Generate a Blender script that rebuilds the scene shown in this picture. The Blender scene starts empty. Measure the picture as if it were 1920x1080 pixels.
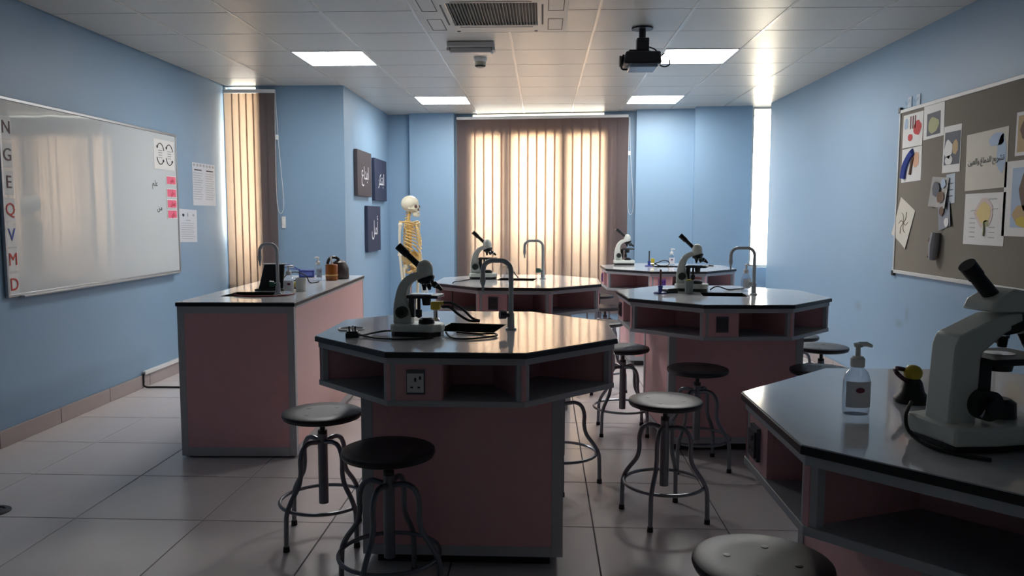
import bpy, math, random
from mathutils import Vector, Matrix
from mathutils.geometry import tessellate_polygon
random.seed(7)
PI = math.pi
SC = bpy.context.scene
C = bpy.context.collection

# ------------------------------------------------------------------ camera, world, exposure
F_PX, PITCH, YAW, ROLL = 1466.13, 0.0911, -0.0393, -0.0019
CAM_Z, CEIL = 1.40, 2.721
fw = Vector((math.sin(YAW)*math.cos(PITCH), math.cos(YAW)*math.cos(PITCH), -math.sin(PITCH)))
rt = Vector((math.cos(YAW), -math.sin(YAW), 0))
dn = fw.cross(rt)
rt2 = math.cos(ROLL)*rt + math.sin(ROLL)*dn
dn2 = -math.sin(ROLL)*rt + math.cos(ROLL)*dn
cam = bpy.data.cameras.new('camera')
cam.sensor_width = 36.0
cam.lens = F_PX/1920*36.0
cam.clip_start = 0.02
cam_o = bpy.data.objects.new('camera', cam)
m3 = Matrix((rt2, -dn2, -fw)).transposed()
cam_o.matrix_world = Matrix.Translation((0, 0, CAM_Z)) @ m3.to_4x4()
C.objects.link(cam_o)
SC.camera = cam_o

SKY = 16.5
world = bpy.data.worlds.new('overcast_sky')
SC.world = world
world.use_nodes = True
wbg = world.node_tree.nodes['Background']
wbg.inputs['Color'].default_value = (1.0, 0.93, 0.83, 1)
wbg.inputs['Strength'].default_value = SKY
PANEL_EMIT = 19.0

SC.view_settings.view_transform = 'Standard'
SC.view_settings.look = 'None'
SC.view_settings.gamma = 1.0
SC.view_settings.use_curve_mapping = False
SC.view_settings.exposure = 0.88
SC.cycles.use_denoising = True
SC.cycles.max_bounces = 12
SC.cycles.diffuse_bounces = 6
SC.cycles.transparent_max_bounces = 16
SC.cycles.caustics_reflective = False
SC.cycles.caustics_refractive = False
SC.cycles.sample_clamp_indirect = 6.0

# ------------------------------------------------------------------ materials
MATS = {}
def srgb(r, g, b):
    f = lambda c: c/12.92 if c <= 0.04045 else ((c+0.055)/1.055)**2.4
    return (f(r/255), f(g/255), f(b/255), 1)
def mat(name, rgb, rough=0.5, metal=0.0, noise=0.05, scale=12.0, bump=0.0, bump_scale=60.0, spec=0.5, alpha=None, trans=0.0):
    if name in MATS: return MATS[name]
    m = bpy.data.materials.new(name); m.use_nodes = True
    nt = m.node_tree; b = nt.nodes['Principled BSDF']
    col = srgb(*rgb)
    tc = nt.nodes.new('ShaderNodeTexCoord')
    nz = nt.nodes.new('ShaderNodeTexNoise'); nz.inputs['Scale'].default_value = scale; nz.inputs['Detail'].default_value = 4
    nt.links.new(tc.outputs['Object'], nz.inputs['Vector'])
    mx = nt.nodes.new('ShaderNodeMix'); mx.data_type = 'RGBA'
    mx.inputs['A'].default_value = tuple(c*(1-noise) for c in col[:3])+(1,)
    mx.inputs['B'].default_value = tuple(min(1, c*(1+noise)) for c in col[:3])+(1,)
    nt.links.new(nz.outputs['Fac'], mx.inputs['Factor'])
    nt.links.new(mx.outputs['Result'], b.inputs['Base Color'])
    b.inputs['Roughness'].default_value = rough
    b.inputs['Metallic'].default_value = metal
    b.inputs['Specular IOR Level'].default_value = spec
    if trans: b.inputs['Transmission Weight'].default_value = trans
    if bump:
        n2 = nt.nodes.new('ShaderNodeTexNoise'); n2.inputs['Scale'].default_value = bump_scale; n2.inputs['Detail'].default_value = 3
        nt.links.new(tc.outputs['Object'], n2.inputs['Vector'])
        bp = nt.nodes.new('ShaderNodeBump'); bp.inputs['Strength'].default_value = bump; bp.inputs['Distance'].default_value = 0.002
        nt.links.new(n2.outputs['Fac'], bp.inputs['Height'])
        nt.links.new(bp.outputs['Normal'], b.inputs['Normal'])
    MATS[name] = m
    return m
def emit_mat(name, rgb, strength):
    m = bpy.data.materials.new(name); m.use_nodes = True
    nt = m.node_tree; nt.nodes.clear()
    e = nt.nodes.new('ShaderNodeEmission'); e.inputs['Color'].default_value = tuple(rgb)+(1,); e.inputs['Strength'].default_value = strength
    o = nt.nodes.new('ShaderNodeOutputMaterial'); nt.links.new(e.outputs[0], o.inputs[0])
    MATS[name] = m
    return m
def glass_mat(name, tint=(1, 1, 1), gloss=0.08):
    m = bpy.data.materials.new(name); m.use_nodes = True
    nt = m.node_tree; nt.nodes.clear()
    t = nt.nodes.new('ShaderNodeBsdfTransparent'); t.inputs['Color'].default_value = tuple(tint)+(1,)
    g = nt.nodes.new('ShaderNodeBsdfGlossy'); g.inputs['Roughness'].default_value = 0.04
    fr = nt.nodes.new('ShaderNodeLayerWeight'); fr.inputs['Blend'].default_value = 0.25
    mp = nt.nodes.new('ShaderNodeMath'); mp.operation = 'MULTIPLY_ADD'; mp.inputs[1].default_value = 0.7; mp.inputs[2].default_value = gloss
    nt.links.new(fr.outputs['Facing'], mp.inputs[0])
    x = nt.nodes.new('ShaderNodeMixShader'); nt.links.new(mp.outputs[0], x.inputs[0])
    nt.links.new(t.outputs[0], x.inputs[1]); nt.links.new(g.outputs[0], x.inputs[2])
    o = nt.nodes.new('ShaderNodeOutputMaterial'); nt.links.new(x.outputs[0], o.inputs[0])
    MATS[name] = m
    return m
def slat_mat(name, rgb, trans_rgb, fac):
    m = bpy.data.materials.new(name); m.use_nodes = True
    nt = m.node_tree; nt.nodes.clear()
    tc = nt.nodes.new('ShaderNodeTexCoord')
    wv = nt.nodes.new('ShaderNodeTexNoise'); wv.inputs['Scale'].default_value = 90; 
    mp_ = nt.nodes.new('ShaderNodeMapping'); mp_.inputs['Scale'].default_value = (1, 1, 0.06)
    nt.links.new(tc.outputs['Object'], mp_.inputs[0]); nt.links.new(mp_.outputs[0], wv.inputs['Vector'])
    mx = nt.nodes.new('ShaderNodeMix'); mx.data_type = 'RGBA'
    c = srgb(*rgb); mx.inputs['A'].default_value = tuple(v*0.93 for v in c[:3])+(1,); mx.inputs['B'].default_value = c
    nt.links.new(wv.outputs['Fac'], mx.inputs['Factor'])
    d = nt.nodes.new('ShaderNodeBsdfDiffuse'); nt.links.new(mx.outputs['Result'], d.inputs['Color'])
    t = nt.nodes.new('ShaderNodeBsdfTranslucent'); t.inputs['Color'].default_value = srgb(*trans_rgb)
    x = nt.nodes.new('ShaderNodeMixShader'); x.inputs[0].default_value = fac
    nt.links.new(d.outputs[0], x.inputs[1]); nt.links.new(t.outputs[0], x.inputs[2])
    o = nt.nodes.new('ShaderNodeOutputMaterial'); nt.links.new(x.outputs[0], o.inputs[0])
    MATS[name] = m
    return m

WALL = mat('blue_wall_paint', (134, 164, 190), 0.48, noise=0.04, scale=3.0, bump=0.12, bump_scale=160)
CEILT = mat('ceiling_tile_vinyl', (196, 196, 190), 0.36, noise=0.03, scale=20, bump=0.35, bump_scale=55, spec=0.6)
CEILB = mat('ceiling_void_grey', (70, 72, 74), 0.9)
RAIL = mat('ceiling_rail_enamel', (215, 213, 205), 0.25, noise=0.02)
FLOORT = mat('floor_porcelain', (214, 208, 208), 0.25, noise=0.04, scale=5, spec=0.5)
GROUT = mat('grout_grey', (92, 90, 96), 0.9)
SKIRT = mat('skirting_tile', (168, 158, 156), 0.35, noise=0.05)
WHITE = mat('white_plastic', (226, 227, 226), 0.35, noise=0.02)
UPVC = mat('window_frame_white', (215, 212, 205), 0.45, noise=0.02)
GREYTRIM = mat('grey_edge_trim', (176, 180, 186), 0.42, noise=0.03)
PINK = mat('pink_laminate', (222, 172, 176), 0.42, noise=0.06, scale=18)
TOP = mat('pale_grey_laminate_top', (208, 209, 212), 0.09, noise=0.04, scale=30, spec=0.55)
BLACKEDGE = mat('black_edge_band', (24, 24, 30), 0.35)
SINKM = mat('black_sink_resin', (22, 22, 26), 0.35)
FAUC = mat('grey_coated_pipe', (182, 188, 192), 0.35, noise=0.03)
DKMETAL = mat('dark_valve', (38, 44, 46), 0.4)
GREENV = mat('green_valve', (44, 92, 78), 0.45)
SEAT = mat('black_stool_seat', (40, 39, 45), 0.42, noise=0.1, scale=25, spec=0.4)
STEEL = mat('stool_steel', (120, 124, 132), 0.32, metal=0.75)
RUBBER = mat('black_rubber', (22, 22, 24), 0.7)
CABLE = mat('black_cable', (24, 24, 28), 0.5)
MICGREY = mat('microscope_enamel', (222, 227, 220), 0.35, noise=0.02)
MICBLK = mat('microscope_black', (26, 28, 30), 0.38)
CHROME = mat('chrome', (200, 203, 206), 0.15, metal=1.0, noise=0.01)
BONE = mat('bone_plastic', (222, 190, 122), 0.45, noise=0.1, scale=30)
CREAM = mat('bone_pale', (226, 220, 198), 0.45, noise=0.06, scale=30)
ALU = mat('aluminium_frame', (172, 176, 180), 0.35, metal=0.6, noise=0.02)
BOARD = mat('whiteboard_enamel', (206, 211, 212), 0.03, noise=0.01, spec=0.6)
FELT = mat('grey_felt', (128, 122, 112), 0.95, noise=0.06, scale=120, bump=0.3, bump_scale=300)
PAPER = mat('white_paper', (222, 222, 220), 0.7, noise=0.02)
PAPERW = mat('wall_paper_sheet', (206, 212, 220), 0.7, noise=0.02)
PINKP = mat('pink_card', (236, 110, 140), 0.6)
INK = mat('black_ink', (34, 34, 38), 0.6)
INKR = mat('red_ink', (186, 60, 48), 0.6)
INKB = mat('blue_ink', (64, 84, 170), 0.6)
INKD = mat('brown_ink', (90, 62, 60), 0.6)
NAVY = mat('navy_canvas', (40, 48, 74), 0.7, noise=0.12, bump=0.2, bump_scale=300)
BROWNC = mat('charcoal_canvas', (66, 60, 66), 0.7, noise=0.12, bump=0.2, bump_scale=300)
CHALK = mat('white_brush_paint', (214, 216, 222), 0.7)
PROJ = mat('projector_black', (34, 36, 44), 0.4)
PROJB = mat('projector_base_sheen', (112, 128, 146), 0.3)  # reflection on the projector underside painted in as pale blue-grey
YELLOW = mat('yellow_plastic', (206, 184, 56), 0.45)
BLUEP = mat('blue_plastic', (44, 62, 140), 0.4)
AMBER = mat('amber_plastic', (168, 92, 30), 0.25, trans=0.25)
GLASS = glass_mat('window_glass', (0.97, 0.98, 0.98), 0.03)
CLEAR = glass_mat('clear_plastic', (0.90, 0.93, 0.96), 0.03)
LCLEAR = glass_mat('clear_gel_plastic', (0.86, 0.89, 0.93), 0.05)
SLAT = slat_mat('blind_fabric', (118, 108, 112), (246, 230, 214), 0.5)
PANEL = emit_mat('led_diffuser', (1.0, 0.985, 0.96), PANEL_EMIT)

# ------------------------------------------------------------------ mesh builder
class MB:
    def __init__(s): s.v = []; s.f = []
    def raw(s, vs, fs, M=None):
        k = len(s.v)
        s.v += [tuple(M @ Vector(p)) for p in vs] if M is not None else [tuple(p) for p in vs]
        s.f += [tuple(i+k for i in q) for q in fs]
        return s
    def box(s, x0, x1, y0, y1, z0, z1, M=None):
        vs = [(x, y, z) for z in (z0, z1) for x, y in ((x0, y0), (x1, y0), (x1, y1), (x0, y1))]
        return s.raw(vs, [(3, 2, 1, 0), (4, 5, 6, 7), (0, 1, 5, 4), (1, 2, 6, 5), (2, 3, 7, 6), (3, 0, 4, 7)], M)
    def prism(s, poly, z0, z1, hole=None, M=None):
        # poly ccw in xy
        n = len(poly)
        if hole:
            allp = list(poly)+list(hole)
            tris = tessellate_polygon([[Vector((x, y, 0)) for x, y in poly], [Vector((x, y, 0)) for x, y in hole]])
            T = []
            for a, b, c in tris:
                ax, ay = allp[a]; bx, by = allp[b]; cx, cy = allp[c]
                if (bx-ax)*(cy-ay)-(by-ay)*(cx-ax) < 0: a, c = c, a
                T.append((a, b, c))
            N = len(allp)
            vs = [(x, y, z0) for x, y in allp]+[(x, y, z1) for x, y in allp]
            fs = [(c, b, a) for a, b, c in T]+[(a+N, b+N, c+N) for a, b, c in T]
            for i in range(n): j = (i+1) % n; fs.append((i, j, j+N, i+N))
            h = len(hole)
            for i in range(h):
                j = (i+1) % h; fs.append((n+j, n+i, n+i+N, n+j+N))
            return s.raw(vs, fs, M)
        vs = [(x, y, z0) for x, y in poly]+[(x, y, z1) for x, y in poly]
        fs = [tuple(range(n-1, -1, -1)), tuple(range(n, 2*n))]
        for i in range(n): j = (i+1) % n; fs.append((i, j, j+n, i+n))
        return s.raw(vs, fs, M)
    def cyl(s, p0, p1, r0, r1=None, seg=16, cap=True):
        r1 = r0 if r1 is None else r1
        p0, p1 = Vector(p0), Vector(p1); d = (p1-p0).normalized()
        u = d.orthogonal().normalized(); w = d.cross(u)
        vs = []
        for p, r in ((p0, r0), (p1, r1)):
            vs += [p+u*r*math.cos(2*PI*i/seg)+w*r*math.sin(2*PI*i/seg) for i in range(seg)]
        fs = [(i, (i+1) % seg, (i+1) % seg+seg, i+seg) for i in range(seg)]
        if cap: fs += [tuple(range(seg-1, -1, -1)), tuple(range(seg, 2*seg))]
        return s.raw(vs, fs)
    def tube(s, pts, r, seg=8, closed=False):
        pts = [Vector(p) for p in pts]; n = len(pts)
        rs = r if isinstance(r, (list, tuple)) else [r]*n
        tan = []
        for i in range(n):
            a = pts[(i-1) % n] if (closed or i > 0) else pts[i]
            b = pts[(i+1) % n] if (closed or i < n-1) else pts[i]
            t = b-a; tan.append(t.normalized() if t.length > 1e-9 else Vector((0, 0, 1)))
        u = tan[0].orthogonal().normalized(); vs = []
        for i in range(n):
            u = (u-tan[i]*u.dot(tan[i]))
            u = u.normalized() if u.length > 1e-6 else tan[i].orthogonal().normalized()
            w = tan[i].cross(u)
            vs += [pts[i]+(u*math.cos(2*PI*k/seg)+w*math.sin(2*PI*k/seg))*rs[i] for k in range(seg)]
        fs = []
        for i in range(n if closed else n-1):
            j = (i+1) % n
            for k in range(seg):
                l = (k+1) % seg; fs.append((i*seg+k, i*seg+l, j*seg+l, j*seg+k))
        if not closed: fs += [tuple(range(seg-1, -1, -1)), tuple(range((n-1)*seg, n*seg))]
        return s.raw(vs, fs)
    def lathe(s, prof, seg=24, M=None):
        vs = []; n = len(prof)
        for r, z in prof:
            vs += [(max(r, 1e-5)*math.cos(2*PI*k/seg), max(r, 1e-5)*math.sin(2*PI*k/seg), z) for k in range(seg)]
        fs = []
        for i in range(n-1):
            for k in range(seg):
                l = (k+1) % seg; fs.append((i*seg+k, i*seg+l, (i+1)*seg+l, (i+1)*seg+k))
        fs += [tuple(range(seg-1, -1, -1)), tuple(range((n-1)*seg, n*seg))]
        return s.raw(vs, fs, M)
    def ball(s, c, rx, ry=None, rz=None, seg=16, rings=10, M=None):
        ry = rx if ry is None else ry; rz = rx if rz is None else rz
        vs = [(c[0], c[1], c[2]-rz)]; 
        for i in range(1, rings):
            a = -PI/2+PI*i/rings
            vs += [(c[0]+rx*math.cos(a)*math.cos(2*PI*k/seg), c[1]+ry*math.cos(a)*math.sin(2*PI*k/seg), c[2]+rz*math.sin(a)) for k in range(seg)]
        vs.append((c[0], c[1], c[2]+rz)); fs = []
        for k in range(seg):
            l = (k+1) % seg
            fs.append((0, 1+l, 1+k)); b = 1+(rings-2)*seg
            fs.append((b+k, b+l, len(vs)-1))
            for i in range(rings-2):
                o = 1+i*seg; fs.append((o+k, o+l, o+seg+l, o+seg+k))
        return s.raw(vs, fs, M)
    def slab(s, left, right, y0, y1):
        # left/right: xz outlines of equal length, extruded in y
        n = len(left); vs = []
        for y in (y0, y1):
            vs += [(x, y, z) for x, z in left]+[(x, y, z) for x, z in right]
        N = 2*n; fs = []
        for i in range(n-1):
            fs.append((i, n+i, n+i+1, i+1)); fs.append((N+i, N+i+1, N+n+i+1, N+n+i))
            fs.append((i, i+1, N+i+1, N+i)); fs.append((n+i, N+n+i, N+n+i+1, n+i+1))
        fs.append((0, N, N+n, n)); fs.append((n-1, 2*n-1, N+2*n-1, N+n-1))
        return s.raw(vs, fs)
    def mesh(s, name, m, smooth=True):
        me = bpy.data.meshes.new(name)
        me.from_pydata(s.v, [], s.f); me.validate(); 
        if smooth:
            me.polygons.foreach_set('use_smooth', [True]*len(me.polygons))
            me.set_sharp_from_angle(angle=math.radians(32))
        me.materials.append(m); me.update()
        return me
    def build(s, name, m, parent=None, bevel=0, loc=None, rotz=0, smooth=True):
        o = bpy.data.objects.new(name, s.mesh(name, m, smooth)); C.objects.link(o)
        if parent: o.parent = parent
        if loc: o.location = loc
        if rotz: o.rotation_euler = (0, 0, rotz)
        if bevel:
            b = o.modifiers.new('bevel', 'BEVEL'); b.width = bevel; b.segments = 2; b.limit_method = 'ANGLE'; b.angle_limit = math.radians(40)
        return o
def tag(o, label=None, cat=None, group=None, kind=None):
    if label: o['label'] = label
    if cat: o['category'] = cat
    if group: o['group'] = group
    if kind: o['kind'] = kind
    return o
def thing(name, label, cat, loc=(0, 0, 0), rotz=0, group=None):
    o = bpy.data.objects.new(name, None); C.objects.link(o); o.empty_display_size = 0.05
    o.location = loc; o.rotation_euler = (0, 0, rotz)
    return tag(o, label, cat, group)
def struct(o, label): return tag(o, label, None, None, 'structure')
def inst(me, name, parent, loc=(0, 0, 0), rotz=0):
    o = bpy.data.objects.new(name, me); C.objects.link(o); o.parent = parent; o.location = loc; o.rotation_euler = (0, 0, rotz)
    return o
def copy_tree(o, parent=None):
    c = o.copy(); C.objects.link(c); c.parent = parent
    for ch in list(o.children): copy_tree(ch, c)
    return c
def spline(pts, n=8, closed=False):
    P = [Vector(p) for p in pts]; out = []; L = len(P)
    for i in range(L if closed else L-1):
        g = lambda k: P[k % L] if closed else P[max(0, min(L-1, k))]
        p0, p1, p2, p3 = g(i-1), g(i), g(i+1), g(i+2)
        for j in range(n):
            t = j/n
            out.append(0.5*((2*p1)+(p2-p0)*t+(2*p0-5*p1+4*p2-p3)*t*t+(3*p1-p0-3*p2+p3)*t**3))
    if not closed: out.append(P[-1])
    return out
def ring(c, r, n=24, ry=None, axis='z'):
    ry = r if ry is None else ry
    if axis == 'z': return [(c[0]+r*math.cos(2*PI*k/n), c[1]+ry*math.sin(2*PI*k/n), c[2]) for k in range(n)]
    if axis == 'y': return [(c[0]+r*math.cos(2*PI*k/n), c[1], c[2]+ry*math.sin(2*PI*k/n)) for k in range(n)]
    return [(c[0], c[1]+r*math.cos(2*PI*k/n), c[2]+ry*math.sin(2*PI*k/n)) for k in range(n)]
def rect(cx, cy, w, d, rot=0):
    c, s = math.cos(rot), math.sin(rot)
    return [(cx+x*c-y*s, cy+x*s+y*c) for x, y in ((-w/2, -d/2), (w/2, -d/2), (w/2, d/2), (-w/2, d/2))]

# Arabic shaping into presentation forms, returned in visual order
AR = {'ا': (0xFE8D, 2), 'أ': (0xFE83, 2), 'ب': (0xFE8F, 4), 'ت': (0xFE95, 4), 'ح': (0xFEA1, 4), 'د': (0xFEA9, 2), 'ر': (0xFEAD, 2),
      'ش': (0xFEB5, 4), 'ع': (0xFEC9, 4), 'غ': (0xFECD, 4), 'ك': (0xFED9, 4), 'ل': (0xFEDD, 4), 'م': (0xFEE1, 4), 'ن': (0xFEE5, 4),
      'و': (0xFEED, 2), 'ي': (0xFEF1, 4)}
def shape(s):
    out = []
    for i, ch in enumerate(s):
        if ch not in AR: out.append(ch); continue
        base, n = AR[ch]
        pv = i > 0 and s[i-1] in AR and AR[s[i-1]][1] == 4
        nx = i < len(s)-1 and s[i+1] in AR and n == 4
        k = (3 if nx else 1) if pv else (2 if nx else 0)
        out.append(chr(base+k))
    return ''.join(reversed(out))
def text_part(body, size, m, parent, x, z, y=-0.004, name='lettering', width=None):
    cu = bpy.data.curves.new('lettering', 'FONT'); cu.body = body; cu.size = size; cu.align_x = 'CENTER'; cu.align_y = 'CENTER'
    cu.extrude = 0.0004; cu.resolution_u = 3
    t = bpy.data.objects.new('lettering_source', cu); C.objects.link(t)
    bpy.context.view_layer.update()
    dg = bpy.context.evaluated_depsgraph_get()
    me = bpy.data.meshes.new_from_object(t.evaluated_get(dg))
    w = max(t.dimensions.x, 1e-6)
    bpy.data.objects.remove(t); bpy.data.curves.remove(cu)
    k = 1 if width is None else width/w
    for v in me.vertices:
        a, b, c = v.co; v.co = (x+a*k, y-c, z+b*k)
    me.materials.clear(); me.materials.append(m)
    o = bpy.data.objects.new(name, me); C.objects.link(o); o.parent = parent
    return o

# ------------------------------------------------------------------ room shell
XL, XR = -3.265, 2.645
YB = -1.6
# floor: grout bed with one object per tile
fl = struct(MB().box(XL-0.2, XR+0.45, YB-0.2, 10.7, -0.12, -0.003).build('floor', GROUT), 'large pale porcelain floor tiles with dark grout joints')
gx0, gy0, T = -2.165, 3.44, 0.6
tile_cache = {}
def tile_mesh(name, w, d, z0, z1, m):
    k = (name, round(w, 3), round(d, 3), z0)
    if k not in tile_cache:
        b = 0.0015; mb = MB()
        vs = [(-w/2, -d/2, z0), (w/2, -d/2, z0), (w/2, d/2, z0), (-w/2, d/2, z0), (-w/2+b, -d/2+b, z1), (w/2-b, -d/2+b, z1), (w/2-b, d/2-b, z1), (-w/2+b, d/2-b, z1)]
        fs = [(3, 2, 1, 0), (4, 5, 6, 7), (0, 1, 5, 4), (1, 2, 6, 5), (2, 3, 7, 6), (3, 0, 4, 7)]
        if z1 < z0: fs = [tuple(reversed(f)) for f in fs]
        mb.raw(vs, fs); tile_cache[k] = mb.mesh(name, m, False)
    return tile_cache[k]
def tile_grid(name, parent, x0, x1, y0, y1, ox, oy, z0, z1, m, gap, skip=None):
    i0 = math.floor((x0-ox)/T); j0 = math.floor((y0-oy)/T)
    i = i0
    while ox+i*T < x1-1e-4:
        a, b = max(x0, ox+i*T), min(x1, ox+(i+1)*T); j = j0
        while oy+j*T < y1-1e-4:
            c, d = max(y0, oy+j*T), min(y1, oy+(j+1)*T)
            if b-a > 0.03 and d-c > 0.03 and not (skip and skip(i, j)):
                inst(tile_mesh(name, b-a-gap, d-c-gap, z0, z1, m), name, parent, ((a+b)/2, (c+d)/2, 0))
            j += 1
        i += 1
tile_grid('floor_tile', fl, XL, XR, -0.76, 10.3, gx0, gy0, -0.003, 0.0, FLOORT, 0.005)
MB().box(XL, XR, YB, -0.76, -0.003, 0).build('floor_strip', FLOORT, fl)

# ceiling: void, rails and one object per lay-in tile
cx0, cy0 = -2.047, 6.362
LIGHTS = [(0, 0), (5, 0), (1, 4), (5, 4)]
ce = struct(MB().box(XL-0.2, XR+0.45, YB-0.2, 10.7, CEIL+0.012, CEIL+0.15).build('ceiling', CEILB), 'suspended ceiling of textured off-white lay-in tiles')
tile_grid('ceiling_tile', ce, XL, XR+0.3, 2.2, 10.4, cx0, cy0, CEIL+0.012, CEIL, CEILT, 0.007, skip=lambda i, j: (i, j) in LIGHTS)
MB().box(XL, XR+0.3, YB, 2.2, CEIL, CEIL+0.012).build('ceiling_strip', CEILT, ce)
for i in range(-1, 8):
    x = cx0+i*T
    MB().box(x-0.009, x+0.009, 2.2, 10.3, CEIL-0.003, CEIL+0.01).build('ceiling_rail', RAIL, ce)

# walls
struct(MB().box(XL-0.2, XL, YB, 8.2, 0, CEIL+0.02).build('wall_left', WALL), 'light blue painted wall behind the whiteboard')
rw = struct(MB().box(XR, XR+0.2, YB, 9.36, 0, CEIL+0.02).build('wall_right', WALL), 'light blue painted wall behind the grey notice board')
struct(MB().box(XL-0.2, XR+0.2, YB-0.2, YB, 0, CEIL+0.02).build('wall_front', mat('pale_wall_paint', (214, 218, 220), 0.6)), 'unseen off-white wall behind the viewer')  # unseen wall, paint kept off-white to bounce light forward
# left alcove wall (y = 8) with a window opening
wl = MB()
WX0, WX1, WZ0, WZ1 = -3.26, -2.93, 0.70, 2.715
wl.box(XL-0.2, WX0, 8.0, 8.2, 0, CEIL+0.02).box(WX1, -2.23, 8.0, 8.2, 0, CEIL+0.02)
wl.box(WX0, WX1, 8.0, 8.2, 0, WZ0).box(WX0, WX1, 8.0, 8.2, WZ1, CEIL+0.02)
struct(wl.build('wall_back_left', WALL), 'blue wall with the narrow blinded window behind the demonstration bench')
struct(MB().box(-2.23, -2.03, 8.0, 10.6, 0, CEIL+0.02).build('wall_side', WALL), 'blue return wall carrying three dark canvases')
# slanted back wall in its own frame: x along, y outward
BA = -0.1027
bk = bpy.data.objects.new('wall_back', None); 
BO = Vector((-2.03, 10.21, 0))
S0, S1, SZ0, SZ1 = 1.10, 2.80, 0.62, 2.715        # glazed opening
NS0, NS1 = 0.885, 3.20                             # niche
wb = MB()
wb.box(-0.1, 0.30, 0.10, 0.5, 0, CEIL+0.02)
wb.box(0.30, NS0, 0.0, 0.5, 0, CEIL+0.02)
wb.box(NS0, S0, 0.15, 0.42, 0, CEIL+0.02).box(S1, NS1, 0.15, 0.42, 0, CEIL+0.02)
wb.box(S0, S1, 0.15, 0.42, 0, SZ0).box(S0, S1, 0.15, 0.42, SZ1, CEIL+0.02)
wb.box(NS1, 3.90, 0.0, 0.5, 0, CEIL+0.02)
wb.box(3.90, 4.56, -0.17, 0.5, 0, CEIL+0.02)
RS0, RS1, RZ0 = 4.56, 4.95, 0.79
wb.box(RS0, RS1, -0.17, 0.0, 0, RZ0).box(RS1, RS1+0.1, -0.5, 0.5, 0, CEIL+0.02)
wbo = wb.build('wall_back', WALL, loc=BO, rotz=BA)
struct(wbo, 'light blue back wall with stepped piers around the wide window')
ROT = Matrix.Rotation(BA, 4, 'Z')
def backpt(s, t, z): return BO+ROT @ Vector((s, t, z))

# baseboard of skirting tiles on the left wall, trunking on top of its far end
bb = struct(MB().box(XL, XL+0.006, YB, 8.0, 0, 0.10).build('baseboard_left', GROUT), 'row of beige skirting tiles along the left wall')
y = 2.07
while y < 7.99:
    e = min(y+0.6, 8.0); MB().box(XL+0.002, XL+0.014, y+0.003, e-0.003, 0.001, 0.105).build('skirting_tile', SKIRT, bb, bevel=0.002); y += 0.6
MB().box(XL+0.002, XL+0.014, YB, 2.067, 0.001, 0.105).build('skirting_tile', SKIRT, bb)
br = struct(MB().box(XR-0.006, XR, YB, 9.36, 0, 0.10).build('baseboard_right', GROUT), 'row of beige skirting tiles along the right wall')
y = 1.7
while y < 9.3:
    e = min(y+0.6, 9.36); MB().box(XR-0.014, XR-0.002, y+0.003, e-0.003, 0.001, 0.105).build('skirting_tile', SKIRT, br, bevel=0.002); y += 0.6
bkb = struct(MB().box(0.31, NS0, -0.012, -0.001, 0, 0.105).box(NS1, 3.88, -0.012, -0.001, 0, 0.105).box(3.91, 4.55, -0.183, -0.171, 0, 0.105).build('baseboard_back', SKIRT, loc=BO, rotz=BA), 'beige skirting along the stepped back wall')
struct(MB().box(XL+0.3, -2.24, 7.986, 7.999, 0, 0.105).build('baseboard_alcove', SKIRT), 'beige skirting under the narrow alcove window')
struct(MB().box(-2.029, -2.016, 8.02, 10.2, 0, 0.105).build('baseboard_side', SKIRT), 'beige skirting under the three canvases')

# outside ground, far below the windows
struct(MB().box(-40, 40, 11.5, 90, -4.2, -4.0).build('ground', mat('outside_ground', (176, 168, 152), 0.9)), 'pale ground outside the windows')

# scuffed paint on the right wall, in fixed spots
WR = WALL.copy(); WR.name = 'blue_wall_paint_scuffed'
nt = WR.node_tree; bs = nt.nodes['Principled BSDF']; src = bs.inputs['Base Color'].links[0].from_socket
tcn = nt.nodes.new('ShaderNodeTexCoord'); prev = src
for (py, pz, ry, rz) in ((6.63, 0.66, 0.10, 0.06), (5.87, 0.615, 0.10, 0.05), (5.75, 0.70, 0.05, 0.09)):
    mp = nt.nodes.new('ShaderNodeMapping'); mp.vector_type = 'TEXTURE'
    mp.inputs['Location'].default_value = (XR, py, pz); mp.inputs['Scale'].default_value = (0.5, ry, rz)
    nt.links.new(tcn.outputs['Object'], mp.inputs[0])
    gr = nt.nodes.new('ShaderNodeTexGradient'); gr.gradient_type = 'SPHERICAL'; nt.links.new(mp.outputs[0], gr.inputs[0])
    fm = nt.nodes.new('ShaderNodeMath'); fm.operation = 'MULTIPLY'; fm.inputs[1].default_value = 0.55; nt.links.new(gr.outputs['Fac'], fm.inputs[0])
    mxx = nt.nodes.new('ShaderNodeMix'); mxx.data_type = 'RGBA'; mxx.inputs['B'].default_value = srgb(112, 130, 140)
    nt.links.new(fm.outputs[0], mxx.inputs['Factor']); nt.links.new(prev, mxx.inputs['A']); prev = mxx.outputs['Result']
nt.links.new(prev, bs.inputs['Base Color'])
rw.data.materials[0] = WR
# added walls outside the glazing, blocking low sky so the blinds fade downward
SKYBLOCK = mat('sky_blocker_render', (150, 138, 124), 0.9)
struct(MB().box(0.2, 4.1, 0.80, 0.95, -0.3, 1.22).build('sky_blocker_1', SKYBLOCK, loc=BO, rotz=BA), 'added beige sky blocker outside the wide window')
struct(MB().box(-4.2, -2.3, 8.62, 8.74, -0.3, 1.16).build('sky_blocker_2', SKYBLOCK), 'added beige sky blocker outside the alcove window')

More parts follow.
